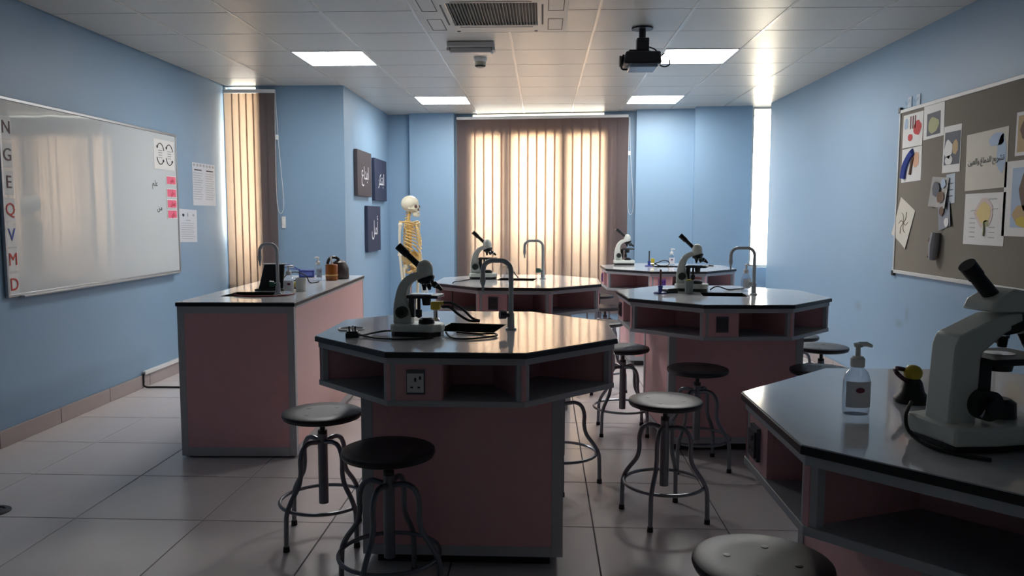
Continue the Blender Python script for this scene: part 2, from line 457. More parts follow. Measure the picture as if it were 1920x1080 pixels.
# windows
def window(name, label, x0, x1, z0, z1, mulls, transom=None, loc=(0, 0, 0), rotz=0, y0=0.0, dep=0.06, fw_=0.05):
    f = MB()
    f.box(x0, x0+fw_, y0, y0+dep, z0, z1).box(x1-fw_, x1, y0, y0+dep, z0, z1)
    f.box(x0+fw_, x1-fw_, y0, y0+dep, z0, z0+fw_).box(x0+fw_, x1-fw_, y0, y0+dep, z1-fw_, z1)
    o = struct(f.build(name, UPVC, loc=loc, rotz=rotz), label)
    xs = [x0+fw_]
    for a, b in mulls:
        MB().box(a, b, y0, y0+dep, z0+fw_, transom[0] if transom else z1-fw_).build('mullion', UPVC, o); xs += [a, b]
    xs.append(x1-fw_)
    ztop = z1-fw_
    if transom:
        MB().box(x0+fw_, x1-fw_, y0, y0+dep, transom[0], transom[1]).build('transom', UPVC, o)
        MB().box(x0+fw_, x1-fw_, y0+dep*0.45, y0+dep*0.55, transom[1], z1-fw_).build('top_light', GLASS, o)
        ztop = transom[0]
    for i in range(0, len(xs), 2):
        MB().box(xs[i], xs[i+1], y0+dep*0.45, y0+dep*0.55, z0+fw_, ztop).build('pane', GLASS, o)
    return o
window('window_1', 'narrow window behind the alcove blind', WX0, WX1, WZ0, WZ1, [], transom=(2.64, 2.665), loc=(0, 8.02, 0), fw_=0.004)
window('window_2', 'wide three-light window behind the closed vertical blind', S0, S1, SZ0, SZ1, [(1.49, 1.61), (2.23, 2.34)], transom=(2.45, 2.672), loc=BO, rotz=BA, y0=0.15, fw_=0.006)
window('window_3', 'narrow bare window glaring beside the right wall', RS0, RS1, RZ0, CEIL-0.005, [], loc=BO, rotz=BA, y0=-0.12, fw_=0.03)

# vertical blinds
def slat_mesh(w, h, depth=0.002, n=4):
    mb = MB(); vs = []; fs = []
    for j, z in enumerate((0, -h)):
        for i in range(n+1):
            t = -1+2*i/n; vs.append((t*w/2, depth*(1-t*t), z))
    for j, z in enumerate((0, -h)):
        for i in range(n+1):
            t = -1+2*i/n; vs.append((t*w/2, depth*(1-t*t)+0.0008, z))
    k = n+1
    for i in range(n):
        fs.append((i, k+i, k+i+1, i+1)); fs.append((2*k+i, 2*k+i+1, 3*k+i+1, 3*k+i))
    fs += [(0, 2*k, 3*k, k), (k-1, 2*k-1, 4*k-1, 3*k-1)]
    return mb.raw(vs, fs).mesh('slat', SLAT)
def blind(label, x0, x1, ztop, zbot, n, loc, rotz, cord_side=1):
    t = thing('vertical_blind', label, 'blind', loc, rotz)
    MB().box(x0, x1, -0.022, 0.022, ztop, ztop+0.035).build('headrail', WHITE, t, bevel=0.003)
    pitch = (x1-x0-0.02)/n
    me = slat_mesh(pitch*1.2, ztop-zbot-0.004)
    for i in range(n):
        o = inst(me, 'slat', t, (x0+0.01+pitch*(i+0.5), 0.0, ztop-0.002), math.radians(4+random.uniform(-0.6, 0.6)))
    for i in range(n-1):
        pass
    xc = x1+0.012 if cord_side > 0 else x0-0.012
    MB().tube(spline([(xc-0.004, -0.03, ztop), (xc-0.012, -0.03, ztop-0.9), (xc+0.004, -0.032, ztop-1.17), (xc+0.045, -0.032, ztop-1.2), (xc+0.06, -0.03, ztop-1.05), (xc+0.02, -0.03, ztop-0.46), (xc+0.004, -0.03, ztop)], 8), 0.0022, 6).build('pull_cord', WHITE, t)
    MB().box(xc-0.012, xc+0.016, -0.03, 0.0, ztop-0.47, ztop-0.42).build('cord_bracket', WHITE, t, bevel=0.003)
    return t
blind('half-shaded vertical blind in the left alcove window', XL+0.022, -2.715, 2.64, 0.42, 7, (0, 7.95, 0), 0)
blind('wide sunlit beige vertical blind on the back window', NS0+0.02, NS1-0.10, 2.64, 0.16, 19, BO+ROT @ Vector((0, 0.10, 0)), BA)

# ------------------------------------------------------------------ ceiling fixtures
names = {(0, 0): 'glowing ceiling light panel nearest the left wall', (5, 0): 'glowing ceiling light panel beside the projector',
         (1, 4): 'far glowing ceiling panel left of the back window', (5, 4): 'far glowing ceiling panel right of the back window'}
for (i, j) in LIGHTS:
    x, y = cx0+(i+0.5)*T, cy0+(j+0.5)*T
    t = thing('ceiling_light', names[(i, j)], 'light', (x, y, CEIL), 0, 'square ceiling light panels')
    h = T/2-0.006; k = h-0.012
    MB().prism(rect(0, 0, 2*h, 2*h), -0.004, 0.011, rect(0, 0, 2*k, 2*k)).build('frame', WHITE, t)
    MB().box(-k, k, -k, k, 0.0, 0.008).build('diffuser', PANEL, t)

# air conditioning cassette
ac = thing('air_conditioner', 'square ceiling air conditioner with dark slatted grille', 'air conditioner', (-0.325, 5.17, CEIL), 0)
ACW = mat('ac_panel', (196, 196, 190), 0.4, noise=0.02); ACD = mat('ac_dark_filter', (56, 60, 60), 0.6)
h = 0.475
MB().prism(rect(0, 0, 2*h, 2*h), -0.028, -0.002, rect(0, 0, 0.56, 0.56)).build('panel', ACW, ac, bevel=0.006)
MB().box(-0.285, 0.285, -0.285, 0.285, -0.010, -0.004).build('filter', ACD, ac)
for k in range(28):
    x = -0.27+k*0.02; MB().box(x-0.0025, x+0.0025, -0.28, 0.28, -0.027, -0.011).build('grille_slat', mat('ac_slat', (112, 114, 112), 0.5), ac)
for s in (-1, 1):
    MB().box(s*0.315-0.006, s*0.315+0.006, -0.25, 0.25, -0.0295, -0.0282).build('air_slot', ACD, ac)
    MB().box(-0.25, 0.25, s*0.315-0.006, s*0.315+0.006, -0.0295, -0.0282).build('air_slot', ACD, ac)
    for q in (-1, 1):
        MB().prism(rect(s*0.40, q*0.25, 0.10, 0.30), -0.0297, -0.0282, rect(s*0.40, q*0.25, 0.09, 0.29)).build('corner_seam', ACD, ac)
        MB().cyl((s*0.27, q*0.435, -0.0281), (s*0.27, q*0.435, -0.031), 0.012).build('screw_cap', ACD, ac)

# emergency light box and smoke detector
em = thing('emergency_light', 'long grey emergency light box on the ceiling', 'light', (-0.555, 6.08, CEIL), 0)
EMG = mat('emergency_grey', (190, 191, 193), 0.45)
MB().box(-0.18, 0.18, -0.055, 0.055, -0.045, -0.003).build('housing', EMG, em, bevel=0.008)
MB().prism([(-0.155, -0.04), (0.155, -0.04), (0.165, 0.05), (-0.165, 0.05)], -0.085, -0.045).build('lens', mat('emergency_lens', (188, 190, 192), 0.3), em, bevel=0.008)
for s in (-1, 1): MB().box(s*0.172-0.012, s*0.172+0.012, -0.045, 0.045, -0.07, -0.045).build('end_cap', EMG, em, bevel=0.004)
sm = thing('smoke_detector', 'small white smoke detector beside the emergency light', 'detector', (-0.53, 6.66, CEIL), 0)
MB().lathe([(0.055, -0.003), (0.055, -0.02), (0.048, -0.035)][::-1], 20).build('base', WHITE, sm)
MB().lathe([(0.012, -0.085), (0.034, -0.08), (0.044, -0.06), (0.045, -0.036)], 20).build('sensor_head', mat('detector_head', (176, 172, 158), 0.5), sm)
MB().lathe([(0.036, -0.078), (0.0465, -0.066)], 20).build('vent_ring', INK, sm)

# projector
pj = thing('projector', 'black projector hanging from the ceiling on a short pole', 'projector', (0.69, 5.66, CEIL), 0)
MB().lathe([(0.075, -0.012), (0.075, -0.003)], 24).build('ceiling_plate', PROJ, pj)
MB().cyl((0, 0, -0.005), (0, 0, -0.085), 0.024).build('pole', PROJ, pj)
MB().prism([(-0.04, -0.04), (0.045, -0.04), (0.045, 0.04), (-0.04, 0.04)], -0.165, -0.075).build('mount_bracket', PROJ, pj, bevel=0.006)
for s in (-1, 1):
    MB().tube([(s*0.03, 0, -0.155), (s*0.09, 0.04*s, -0.165), (s*0.10, 0.05*s, -0.18)], 0.007).build('mount_arm', PROJ, pj)
bd = MB(); bd.raw([(-0.12, -0.09, -0.175), (0.12, -0.09, -0.175), (0.12, 0.10, -0.175), (-0.12, 0.10, -0.175), (-0.135, -0.11, -0.265), (0.125, -0.11, -0.265), (0.125, 0.12, -0.265), (-0.135, 0.12, -0.265)],
    [(0, 1, 2, 3), (7, 6, 5, 4), (4, 5, 1, 0), (5, 6, 2, 1), (6, 7, 3, 2), (7, 4, 0, 3)]); bd.build('body', PROJ, pj, bevel=0.012)
MB().box(-0.10, 0.10, -0.115, 0.11, -0.29, -0.262).build('underside', PROJB, pj, bevel=0.01)
MB().cyl((-0.12, 0.03, -0.225), (-0.155, 0.03, -0.225), 0.035, 0.04, 20).build('lens', MICBLK, pj)
MB().tube(spline([(-0.135, -0.07, -0.20), (-0.155, -0.09, -0.24), (-0.15, -0.1, -0.30), (-0.11, -0.1, -0.305)], 6), 0.006).build('side_cable', CABLE, pj)
MB().tube(spline([(0.12, 0.02, -0.25), (0.16, 0.02, -0.265), (0.195, 0.02, -0.25), (0.195, 0.02, -0.215)], 6), 0.005).build('plug_cable', CABLE, pj)
MB().tube(spline([(0.04, 0, -0.13), (0.09, 0, -0.15), (0.13, 0.01, -0.19), (0.16, 0.01, -0.17)], 6), 0.005).build('power_cable', CABLE, pj)

# ------------------------------------------------------------------ whiteboard and things on the left wall
def on_left(name, label, cat, y, z, group=None): return thing(name, label, cat, (XL, y, z), PI/2, group)
def on_right(name, label, cat, y, z, group=None): return thing(name, label, cat, (XR, y, z), -PI/2, group)
W0, W1, Z0, Z1 = 4.60, 6.885, 0.90, 2.115
yc, zc = (W0+W1)/2, (Z0+Z1)/2
hw, hh = (W1-W0)/2, (Z1-Z0)/2
wbd = on_left('whiteboard', 'large glossy whiteboard with thin grey aluminium frame', 'whiteboard', yc, zc)
# gently wavy enamel so its reflections ripple
mb = MB(); n = 40; vs = []; fs = []
for i in range(n+1):
    x = -hw+0.012+(2*hw-0.024)*i/n
    d = 0.0014*math.sin(x*9.0)+0.0008*math.sin(x*21+1)
    vs += [(x, -0.016+d, -hh+0.012), (x, -0.016+d*0.2, hh-0.012)]
for i in range(n): fs.append((2*i, 2*i+2, 2*i+3, 2*i+1))
mb.raw(vs, fs).box(-hw+0.01, hw-0.01, -0.012, -0.002, -hh+0.01, hh-0.01).build('writing_surface', BOARD, wbd)
for a, b, c, d in ((-hw, hw, hh-0.02, hh), (-hw, hw, -hh, -hh+0.02), (-hw, -hw+0.02, -hh+0.02, hh-0.02), (hw-0.02, hw, -hh+0.02, hh-0.02)):
    MB().box(a, b, -0.024, -0.002, c, d).build('frame_bar', ALU, wbd, bevel=0.003)
MB().box(-hw+0.1, hw-0.1, -0.06, -0.024, -hh-0.004, -hh+0.008).build('pen_tray', ALU, wbd, bevel=0.002)

def sheet(place, name, label, cat, y, z, w, h, base, off=0.0, tilt=0.0, group=None, curl=0.0):
    t = place(name, label, cat, y, z, group)
    t.rotation_euler = (0, tilt, t.rotation_euler[2]) if tilt else t.rotation_euler
    if tilt:
        t.rotation_euler = (Matrix.Rotation(t.rotation_euler[2], 3, 'Z') @ Matrix.Rotation(tilt, 3, 'Y')).to_euler()
    mb = MB(); n = 6; vs = []; fs = []
    for i in range(n+1):
        u = -1+2*i/n
        for v_ in (-1, 1):
            yy = -off-0.002-curl*(u*u)*(1 if v_ < 0 else 0.3)
            vs += [(u*w/2, yy, v_*h/2), (u*w/2, yy+0.0012, v_*h/2)]
    for i in range(n):
        a, b = 4*i, 4*i+4
        fs += [(a, b, b+2, a+2), (a+1, a+3, b+3, b+1), (a, a+1, b+1, b), (a+2, b+2, b+3, a+3)]
    fs += [(0, 2, 3, 1), (4*n, 4*n+1, 4*n+3, 4*n+2)]
    mb.raw(vs, fs).build('sheet', base, t)
    return t
def patch(t, m, x0, x1, z0, z1, off, name='print', d=0.0006):
    return MB().box(x0, x1, -off-0.0030-d, -off-0.0028, z0, z1).build(name, m, t)
def blob(t, m, cx, cz, rx, rz, off, name='print', n=14, wob=0.12, d=0.0008, seed=0):
    r = random.Random(seed+int(cx*1000)+int(cz*77))
    pts = []
    for k in range(n):
        a = 2*PI*k/n; q = 1+r.uniform(-wob, wob); pts.append((cx+rx*q*math.cos(a), cz+rz*q*math.sin(a)))
    y0, y1 = -off-0.0028, -off-0.0028-d
    vs = [(x, y0, z) for x, z in pts]+[(x, y1, z) for x, z in pts]
    fs = [tuple(range(n)), tuple(range(2*n-1, n-1, -1))]+[(i, i+n, (i+1) % n+n, (i+1) % n) for i in range(n)]
    return MB().raw(vs, fs).build(name, m, t)
def strokes(t, m, segs, off, r=0.002, name='print'):
    mb = MB()
    for pts in segs: mb.tube(spline([(x, -off-0.0035, z) for x, z in pts], 5), r, 5)
    return mb.build(name, m, t)

# letter strips down the left edge of the whiteboard
lets = [('D', INKR, 0.975), ('M', INKR, 1.13), ('V', INKB, 1.28), ('Q', INKR, 1.435), ('E', INKD, 1.60), ('G', INKD, 1.765), ('N', INKD, 1.93)]
cols = {'D': 'red', 'M': 'red', 'V': 'blue', 'Q': 'red', 'E': 'dark', 'G': 'dark', 'N': 'dark'}
for ch, m, z in lets:
    t = sheet(on_left, 'letter_card', 'white card with %s capital letter %s on the whiteboard edge' % (cols[ch], ch), 'card', 4.668, z, 0.09, 0.14, PAPER, 0.016, group='letter cards on the whiteboard')
    text_part(ch, 0.11, m, t, 0, 0, -0.016-0.004)
# sheet with two circling arrows
t = sheet(on_left, 'arrow_sheet', 'white sheet with two circling arrow diagrams on the whiteboard', 'paper', 6.655, 1.92, 0.36, 0.25, PAPER, 0.016)
for cx in (-0.07, 0.09):
    for a0 in (20, 200):
        pts = [(cx+0.066*math.cos(math.radians(a)), 0.005+0.088*math.sin(math.radians(a))) for a in range(a0, a0+140, 20)]
        strokes(t, INK, [pts], 0.016, 0.0035)
        ex, ez = pts[-1]; blob(t, INK, ex, ez, 0.014, 0.012, 0.016)
    for k in range(4): patch(t, mat('print_grey', (150, 152, 158), 0.7), cx-0.032, cx+0.032, -0.03+k*0.02, -0.024+k*0.02, 0.016)
for k, z in enumerate((1.708, 1.598, 1.505, 1.415)):
    t = sheet(on_left, 'pink_card', ['pink word card highest on the whiteboard edge', 'second pink word card down the whiteboard edge', 'third pink word card down the whiteboard edge', 'pink word card lowest on the whiteboard edge'][k], 'card', 6.765, z, 0.185, 0.076, PAPER, 0.016, group='pink word cards')
    patch(t, PINKP, -0.08, 0.08, -0.032, 0.032, 0.016)
    text_part(shape(['علم', 'حل', 'عمل', 'رأي'][k]), 0.05, INKR, t, 0.015, 0.0, -0.021)
for y, z, w_, lb in ((6.478, 1.67, shape('علم'), 'small black handwritten word above, on the whiteboard'), (6.545, 1.468, shape('من'), 'small black handwritten mark below, on the whiteboard')):
    t = on_left('handwritten_word', lb, 'writing', y, z)
    text_part(w_, 0.07, INK, t, 0, 0, -0.017)
# papers on the wall between board and alcove
GP = mat('print_pale_grey', (170, 174, 180), 0.7)
t = sheet(on_left, 'wall_notice', 'larger printed white notice with two columns beside the alcove', 'paper', 7.47, 1.70, 0.50, 0.40, PAPERW, 0.0)
for c_ in (-0.13, 0.13):
    patch(t, INK, c_-0.08, c_+0.08, 0.128, 0.138, 0)
    for k in range(12): patch(t, GP, c_-0.10, c_+0.10-0.02*(k % 3), 0.10-0.022*k, 0.106-0.022*k, 0)
for k in range(7): blob(t, GP, -0.21+0.07*k, 0.178, 0.022, 0.014, 0)
t = sheet(on_left, 'wall_notice', 'smaller white notice with grey crest touching the whiteboard edge', 'paper', 7.10, 1.31, 0.36, 0.30, PAPERW, 0.0, tilt=0.03)
blob(t, INK, -0.10, 0.095, 0.022, 0.014, 0); blob(t, GP, -0.01, 0.10, 0.012, 0.02, 0); blob(t, GP, 0.11, 0.10, 0.02, 0.012, 0)
patch(t, GP, -0.04, 0.05, 0.045, 0.053, 0)
for k in range(8): patch(t, GP, -0.14, 0.12-0.02*(k % 2), 0.02-0.02*k, 0.025-0.02*k, 0)

# three canvases on the side wall
def on_side(name, label, cat, y, z, group=None): return thing(name, label, cat, (-2.03, y, z), PI/2, group)
for y, z, h_, m, w_, lb in ((8.735, 1.87, 0.50, BROWNC, 'ابداع', 'charcoal canvas with white Arabic word, nearest the room corner edge'),
                          (9.61, 1.84, 0.50, NAVY, 'ابتكر', 'navy canvas with white Arabic word, farthest into the recess'),
                          (9.205, 1.255, 0.53, NAVY, 'أمل', 'navy canvas with white Arabic word, hung lowest of three')):
    t = on_side('canvas_print', lb, 'canvas', y, z, 'dark canvases on the side wall')
    MB().box(-0.345, 0.345, -0.04, -0.002, -h_/2, h_/2).build('canvas', m, t, bevel=0.004)
    text_part(shape(w_), 0.2, CHALK, t, 0.02, 0.0, -0.041, width=0.34)

# light switch, cable trunking and black cable on the floor
t = thing('wall_switch', 'white wall switch right of the alcove blind', 'switch', (-2.672, 8.0, 1.337), 0)
MB().box(-0.02, 0.02, -0.012, -0.001, -0.06, 0.06).build('plate', WHITE, t, bevel=0.002)
MB().box(-0.012, 0.012, -0.016, -0.012, -0.03, 0.03).build('rocker', WHITE, t, bevel=0.002)
tag(MB().box(XL+0.001, XL+0.03, 6.17, 7.95, 0.106, 0.135).build('cable_trunking', WHITE, bevel=0.002), 'white cable trunking running above the left skirting', 'trunking')
tag(MB().tube(spline([(XL+0.02, 6.16, 0.12), (XL+0.02, 6.155, 0.06), (XL+0.03, 6.16, 0.012), (-3.1, 6.17, 0.008), (-2.6, 6.18, 0.008), (-2.11, 6.2, 0.008)], 8), 0.008, 8).build('floor_cable', CABLE), 'black cable crossing the floor from trunking to bench', 'cable')
t = thing('floor_socket', 'round dark floor socket cover at the lower left edge', 'floor socket', (-2.60, 3.50, 0), 0)
MB().lathe([(0.075, 0.0), (0.075, 0.004), (0.068, 0.008), (0.05, 0.008), (0.05, 0.004), (0.0, 0.004)], 28).build('cover_ring', mat('socket_brass_dark', (70, 66, 72), 0.35, metal=0.7), t)
MB().lathe([(0.03, 0.004), (0.028, 0.009), (0.0, 0.009)], 20).build('plug_cap', DKMETAL, t)

# ------------------------------------------------------------------ notice board on the right wall
N0, N1, NZ0, NZ1 = 3.55, 5.975, 0.985, 2.185
nyc, nzc, nhw, nhh = (N0+N1)/2, (NZ0+NZ1)/2, (N1-N0)/2, (NZ1-NZ0)/2
nb = on_right('notice_board', 'grey felt notice board with white aluminium frame', 'notice board', nyc, nzc)
MB().box(-nhw+0.01, nhw-0.01, -0.012, -0.002, -nhh+0.01, nhh-0.01).build('felt_panel', FELT, nb)
ALW = mat('frame_white_alu', (196, 198, 198), 0.4, noise=0.02)
for a, b, c, d in ((-nhw, nhw, nhh-0.025, nhh), (-nhw, nhw, -nhh, -nhh+0.025), (-nhw, -nhw+0.02, -nhh+0.025, nhh-0.025), (nhw-0.02, nhw, -nhh+0.025, nhh-0.025)):
    MB().box(a, b, -0.02, -0.002, c, d).build('frame_bar', ALW, nb, bevel=0.003)
for sx in (-1, 1):
    for sz in (-1, 1): MB().box(sx*nhw-0.018, sx*nhw+0.018, -0.023, -0.001, sz*nhh-0.02, sz*nhh+0.02).build('corner_cap', DKMETAL, nb, bevel=0.004)
ND = 0.012
SKIN = mat('print_skin', (214, 170, 140), 0.7); RED = mat('print_red', (190, 60, 60), 0.7); SLATE = mat('print_slate', (92, 96, 104), 0.7)
OLIVE = mat('print_olive', (168, 170, 130), 0.7); BLUEPR = mat('print_blue', (58, 82, 168), 0.7); SKYB = mat('print_sky', (170, 190, 214), 0.7)
TAN = mat('print_tan', (186, 160, 118), 0.7); BRN = mat('print_brown', (110, 84, 66), 0.7); PALE = mat('paper_cream', (208, 204, 192), 0.7)
t = sheet(on_right, 'pinned_print', 'pinned photo of test tubes and red cells, top left', 'print', 5.765, 2.02, 0.30, 0.235, PAPER, ND, group='papers pinned on the notice board')
for k in range(3): patch(t, mat('print_dark_red', (110, 40, 50), 0.7), -0.04+k*0.035, -0.025+k*0.035, 0.01, 0.10, ND)
blob(t, RED, 0.075, 0.01, 0.06, 0.05, ND); blob(t, RED, -0.03, -0.05, 0.035, 0.025, ND); blob(t, SKYB, -0.10, 0.05, 0.03, 0.04, ND)
t = sheet(on_right, 'pinned_print', 'pinned print with dark-bordered pale cell, along the top frame', 'print', 5.465, 2.055, 0.28, 0.24, PAPER, ND, tilt=-0.03, group='papers pinned on the notice board')
patch(t, SLATE, -0.09, 0.09, -0.10, 0.05, ND); blob(t, OLIVE, 0, -0.035, 0.07, 0.055, ND+0.0006)
t = sheet(on_right, 'pinned_print', 'tall pinned photo of lab equipment above the crumpled photo', 'print', 5.21, 1.84, 0.22, 0.30, PAPER, ND, group='papers pinned on the notice board')
patch(t, SLATE, -0.09, 0.10, -0.10, 0.11, ND); blob(t, PAPER, -0.04, 0.0, 0.05, 0.06, ND+0.0006); blob(t, TAN, 0.045, 0.01, 0.035, 0.05, ND+0.0006); blob(t, PAPER, -0.03, -0.07, 0.045, 0.03, ND+0.0006)
t = sheet(on_right, 'pinned_print', 'pinned print of blue gloved hands, below the test tubes', 'print', 5.76, 1.775, 0.30, 0.24, PAPER, ND, tilt=-0.02, group='papers pinned on the notice board')
strokes(t, BLUEPR, [[(-0.11, -0.09), (-0.08, 0.0), (-0.02, 0.06), (0.03, 0.09)]], ND, 0.028); blob(t, SKIN, 0.07, 0.03, 0.045, 0.055, ND); strokes(t, BRN, [[(-0.01, -0.07), (0.01, 0.0), (0.03, 0.05)]], ND, 0.012)
t = sheet(on_right, 'pinned_sketch', 'tilted cream sheet with line sketch at the lower left', 'print', 5.84, 1.36, 0.25, 0.30, PALE, ND, tilt=0.42, group='papers pinned on the notice board', curl=0.006)
for k in range(6):
    a = k*1.05; strokes(t, BRN, [[(0, 0), (0.04*math.cos(a), 0.05*math.sin(a)), (0.07*math.cos(a+0.4), 0.09*math.sin(a+0.4))]], ND, 0.0022)
t = sheet(on_right, 'crumpled_photo', 'crumpled grey photo in the middle of the notice board', 'print', 5.33, 1.565, 0.22, 0.20, mat('paper_grey', (168, 168, 166), 0.6), ND, tilt=0.08, group='papers pinned on the notice board', curl=0.02)
blob(t, SLATE, -0.04, 0.02, 0.05, 0.05, ND+0.01); blob(t, BRN, 0.03, -0.03, 0.05, 0.04, ND+0.01); blob(t, SKYB, 0.05, 0.06, 0.03, 0.03, ND+0.01)
t = sheet(on_right, 'paper_strip', 'narrow bluish note hanging beside the crumpled photo', 'paper', 5.20, 1.585, 0.11, 0.19, mat('paper_bluish', (186, 198, 208), 0.7), ND, tilt=-0.06, group='papers pinned on the notice board')
for k in range(3): patch(t, SLATE, -0.035, 0.03, 0.03-0.04*k, 0.036-0.04*k, ND)
t = sheet(on_right, 'torn_scrap', 'torn grey-blue scrap hanging below the crumpled photo', 'paper', 5.25, 1.41, 0.15, 0.16, mat('paper_scrap', (140, 146, 156), 0.65), ND, tilt=-0.25, group='papers pinned on the notice board', curl=0.012)
blob(t, PAPER, 0.02, -0.05, 0.03, 0.03, ND+0.006); blob(t, BRN, -0.03, 0.04, 0.03, 0.03, ND+0.006)
t = on_right('paper_roll', 'small folded grey paper roll hanging low on the board', 'paper', 5.32, 1.21, 'papers pinned on the notice board')
MB().tube([(0.01, -0.04, 0.09), (0.0, -0.045, 0.0), (-0.015, -0.042, -0.09)], [0.028, 0.034, 0.026], 10).build('roll', mat('paper_roll_grey', (150, 152, 156), 0.6), t)
MB().tube([(-0.035, -0.05, 0.05), (-0.03, -0.055, 0.03)], 0.013, 8).build('stain', BRN, t)
MB().tube([(-0.045, -0.05, -0.06), (-0.035, -0.055, -0.075)], 0.012, 8).build('stain', BRN, t)
t = sheet(on_right, 'title_sheet', 'white sheet with Arabic title lettering', 'paper', 4.81, 1.74, 0.44, 0.345, PALE, ND, tilt=-0.02, group='papers pinned on the notice board')
blob(t, SKYB, 0.16, 0.02, 0.045, 0.11, ND-0.0006); blob(t, SKYB, 0.10, 0.11, 0.08, 0.04, ND-0.0006)
text_part(shape('تشريح الدماغ والعين'), 0.06, INK, t, 0.0, 0.0, -ND-0.005, width=0.38)
t = sheet(on_right, 'brain_diagram', 'white sheet with yellow brain diagram and callout lines', 'paper', 4.80, 1.39, 0.43, 0.31, PAPER, ND, group='papers pinned on the notice board')
blob(t, mat('print_pink_pale', (214, 196, 190), 0.7), 0.0, 0.04, 0.10, 0.085, ND); blob(t, mat('print_yellow', (222, 200, 136), 0.7), 0.0, 0.04, 0.075, 0.06, ND+0.0006)
blob(t, OLIVE, 0.03, -0.025, 0.03, 0.02, ND+0.0006); strokes(t, OLIVE, [[(0.01, -0.02), (0.015, -0.06), (0.012, -0.10)]], ND, 0.008)
for k in range(5): patch(t, GP, -0.15, -0.09, -0.11+0.028*k, -0.105+0.028*k, ND)
for k in range(3): patch(t, GP, 0.06, 0.12, -0.11+0.03*k, -0.105+0.03*k, ND)
patch(t, GP, 0.05, 0.13, 0.115, 0.122, ND); strokes(t, GP, [[(-0.14, 0.05), (-0.1, 0.055), (-0.08, 0.05)], [(0.14, 0.06), (0.1, 0.06), (0.08, 0.05)]], ND, 0.0015)
t = sheet(on_right, 'pinned_print', 'small tan print at the right frame edge, above the arch poster', 'print', 4.40, 1.86, 0.25, 0.24, PAPER, ND, group='papers pinned on the notice board')
patch(t, TAN, -0.105, 0.105, -0.10, 0.10, ND); blob(t, BRN, -0.03, 0.02, 0.05, 0.06, ND+0.0006)
t = sheet(on_right, 'arch_poster', 'poster of a brown figure and yellow bones, right frame edge', 'poster', 4.40, 1.505, 0.42, 0.42, PAPER, ND, group='papers pinned on the notice board')
patch(t, SKYB, -0.13, 0.17, -0.16, 0.17, ND); blob(t, BRN, 0.0, 0.05, 0.06, 0.11, ND+0.0006); blob(t, TAN, 0.0, -0.09, 0.11, 0.06, ND+0.0006); blob(t, mat('print_yellow2', (204, 180, 70), 0.7), 0.0, -0.13, 0.08, 0.03, ND+0.0012)
for y_, lb in ((5.85, 'clear plastic hook left on top of notice board'), (5.72, 'clear plastic hook right on top of notice board')):
    t = on_right('plastic_hook', lb, 'hook', y_, 2.225, 'clear hooks above the notice board')
    MB().box(-0.028, 0.028, -0.005, -0.001, -0.035, 0.04).build('backing', mat('frosted_hook', (176, 192, 206), 0.5), t)
    MB().tube(spline([(0, -0.006, 0.02), (0, -0.02, -0.01), (0, -0.03, -0.015), (0, -0.032, 0.005)], 5), 0.004, 6).build('hook', CLEAR, t)
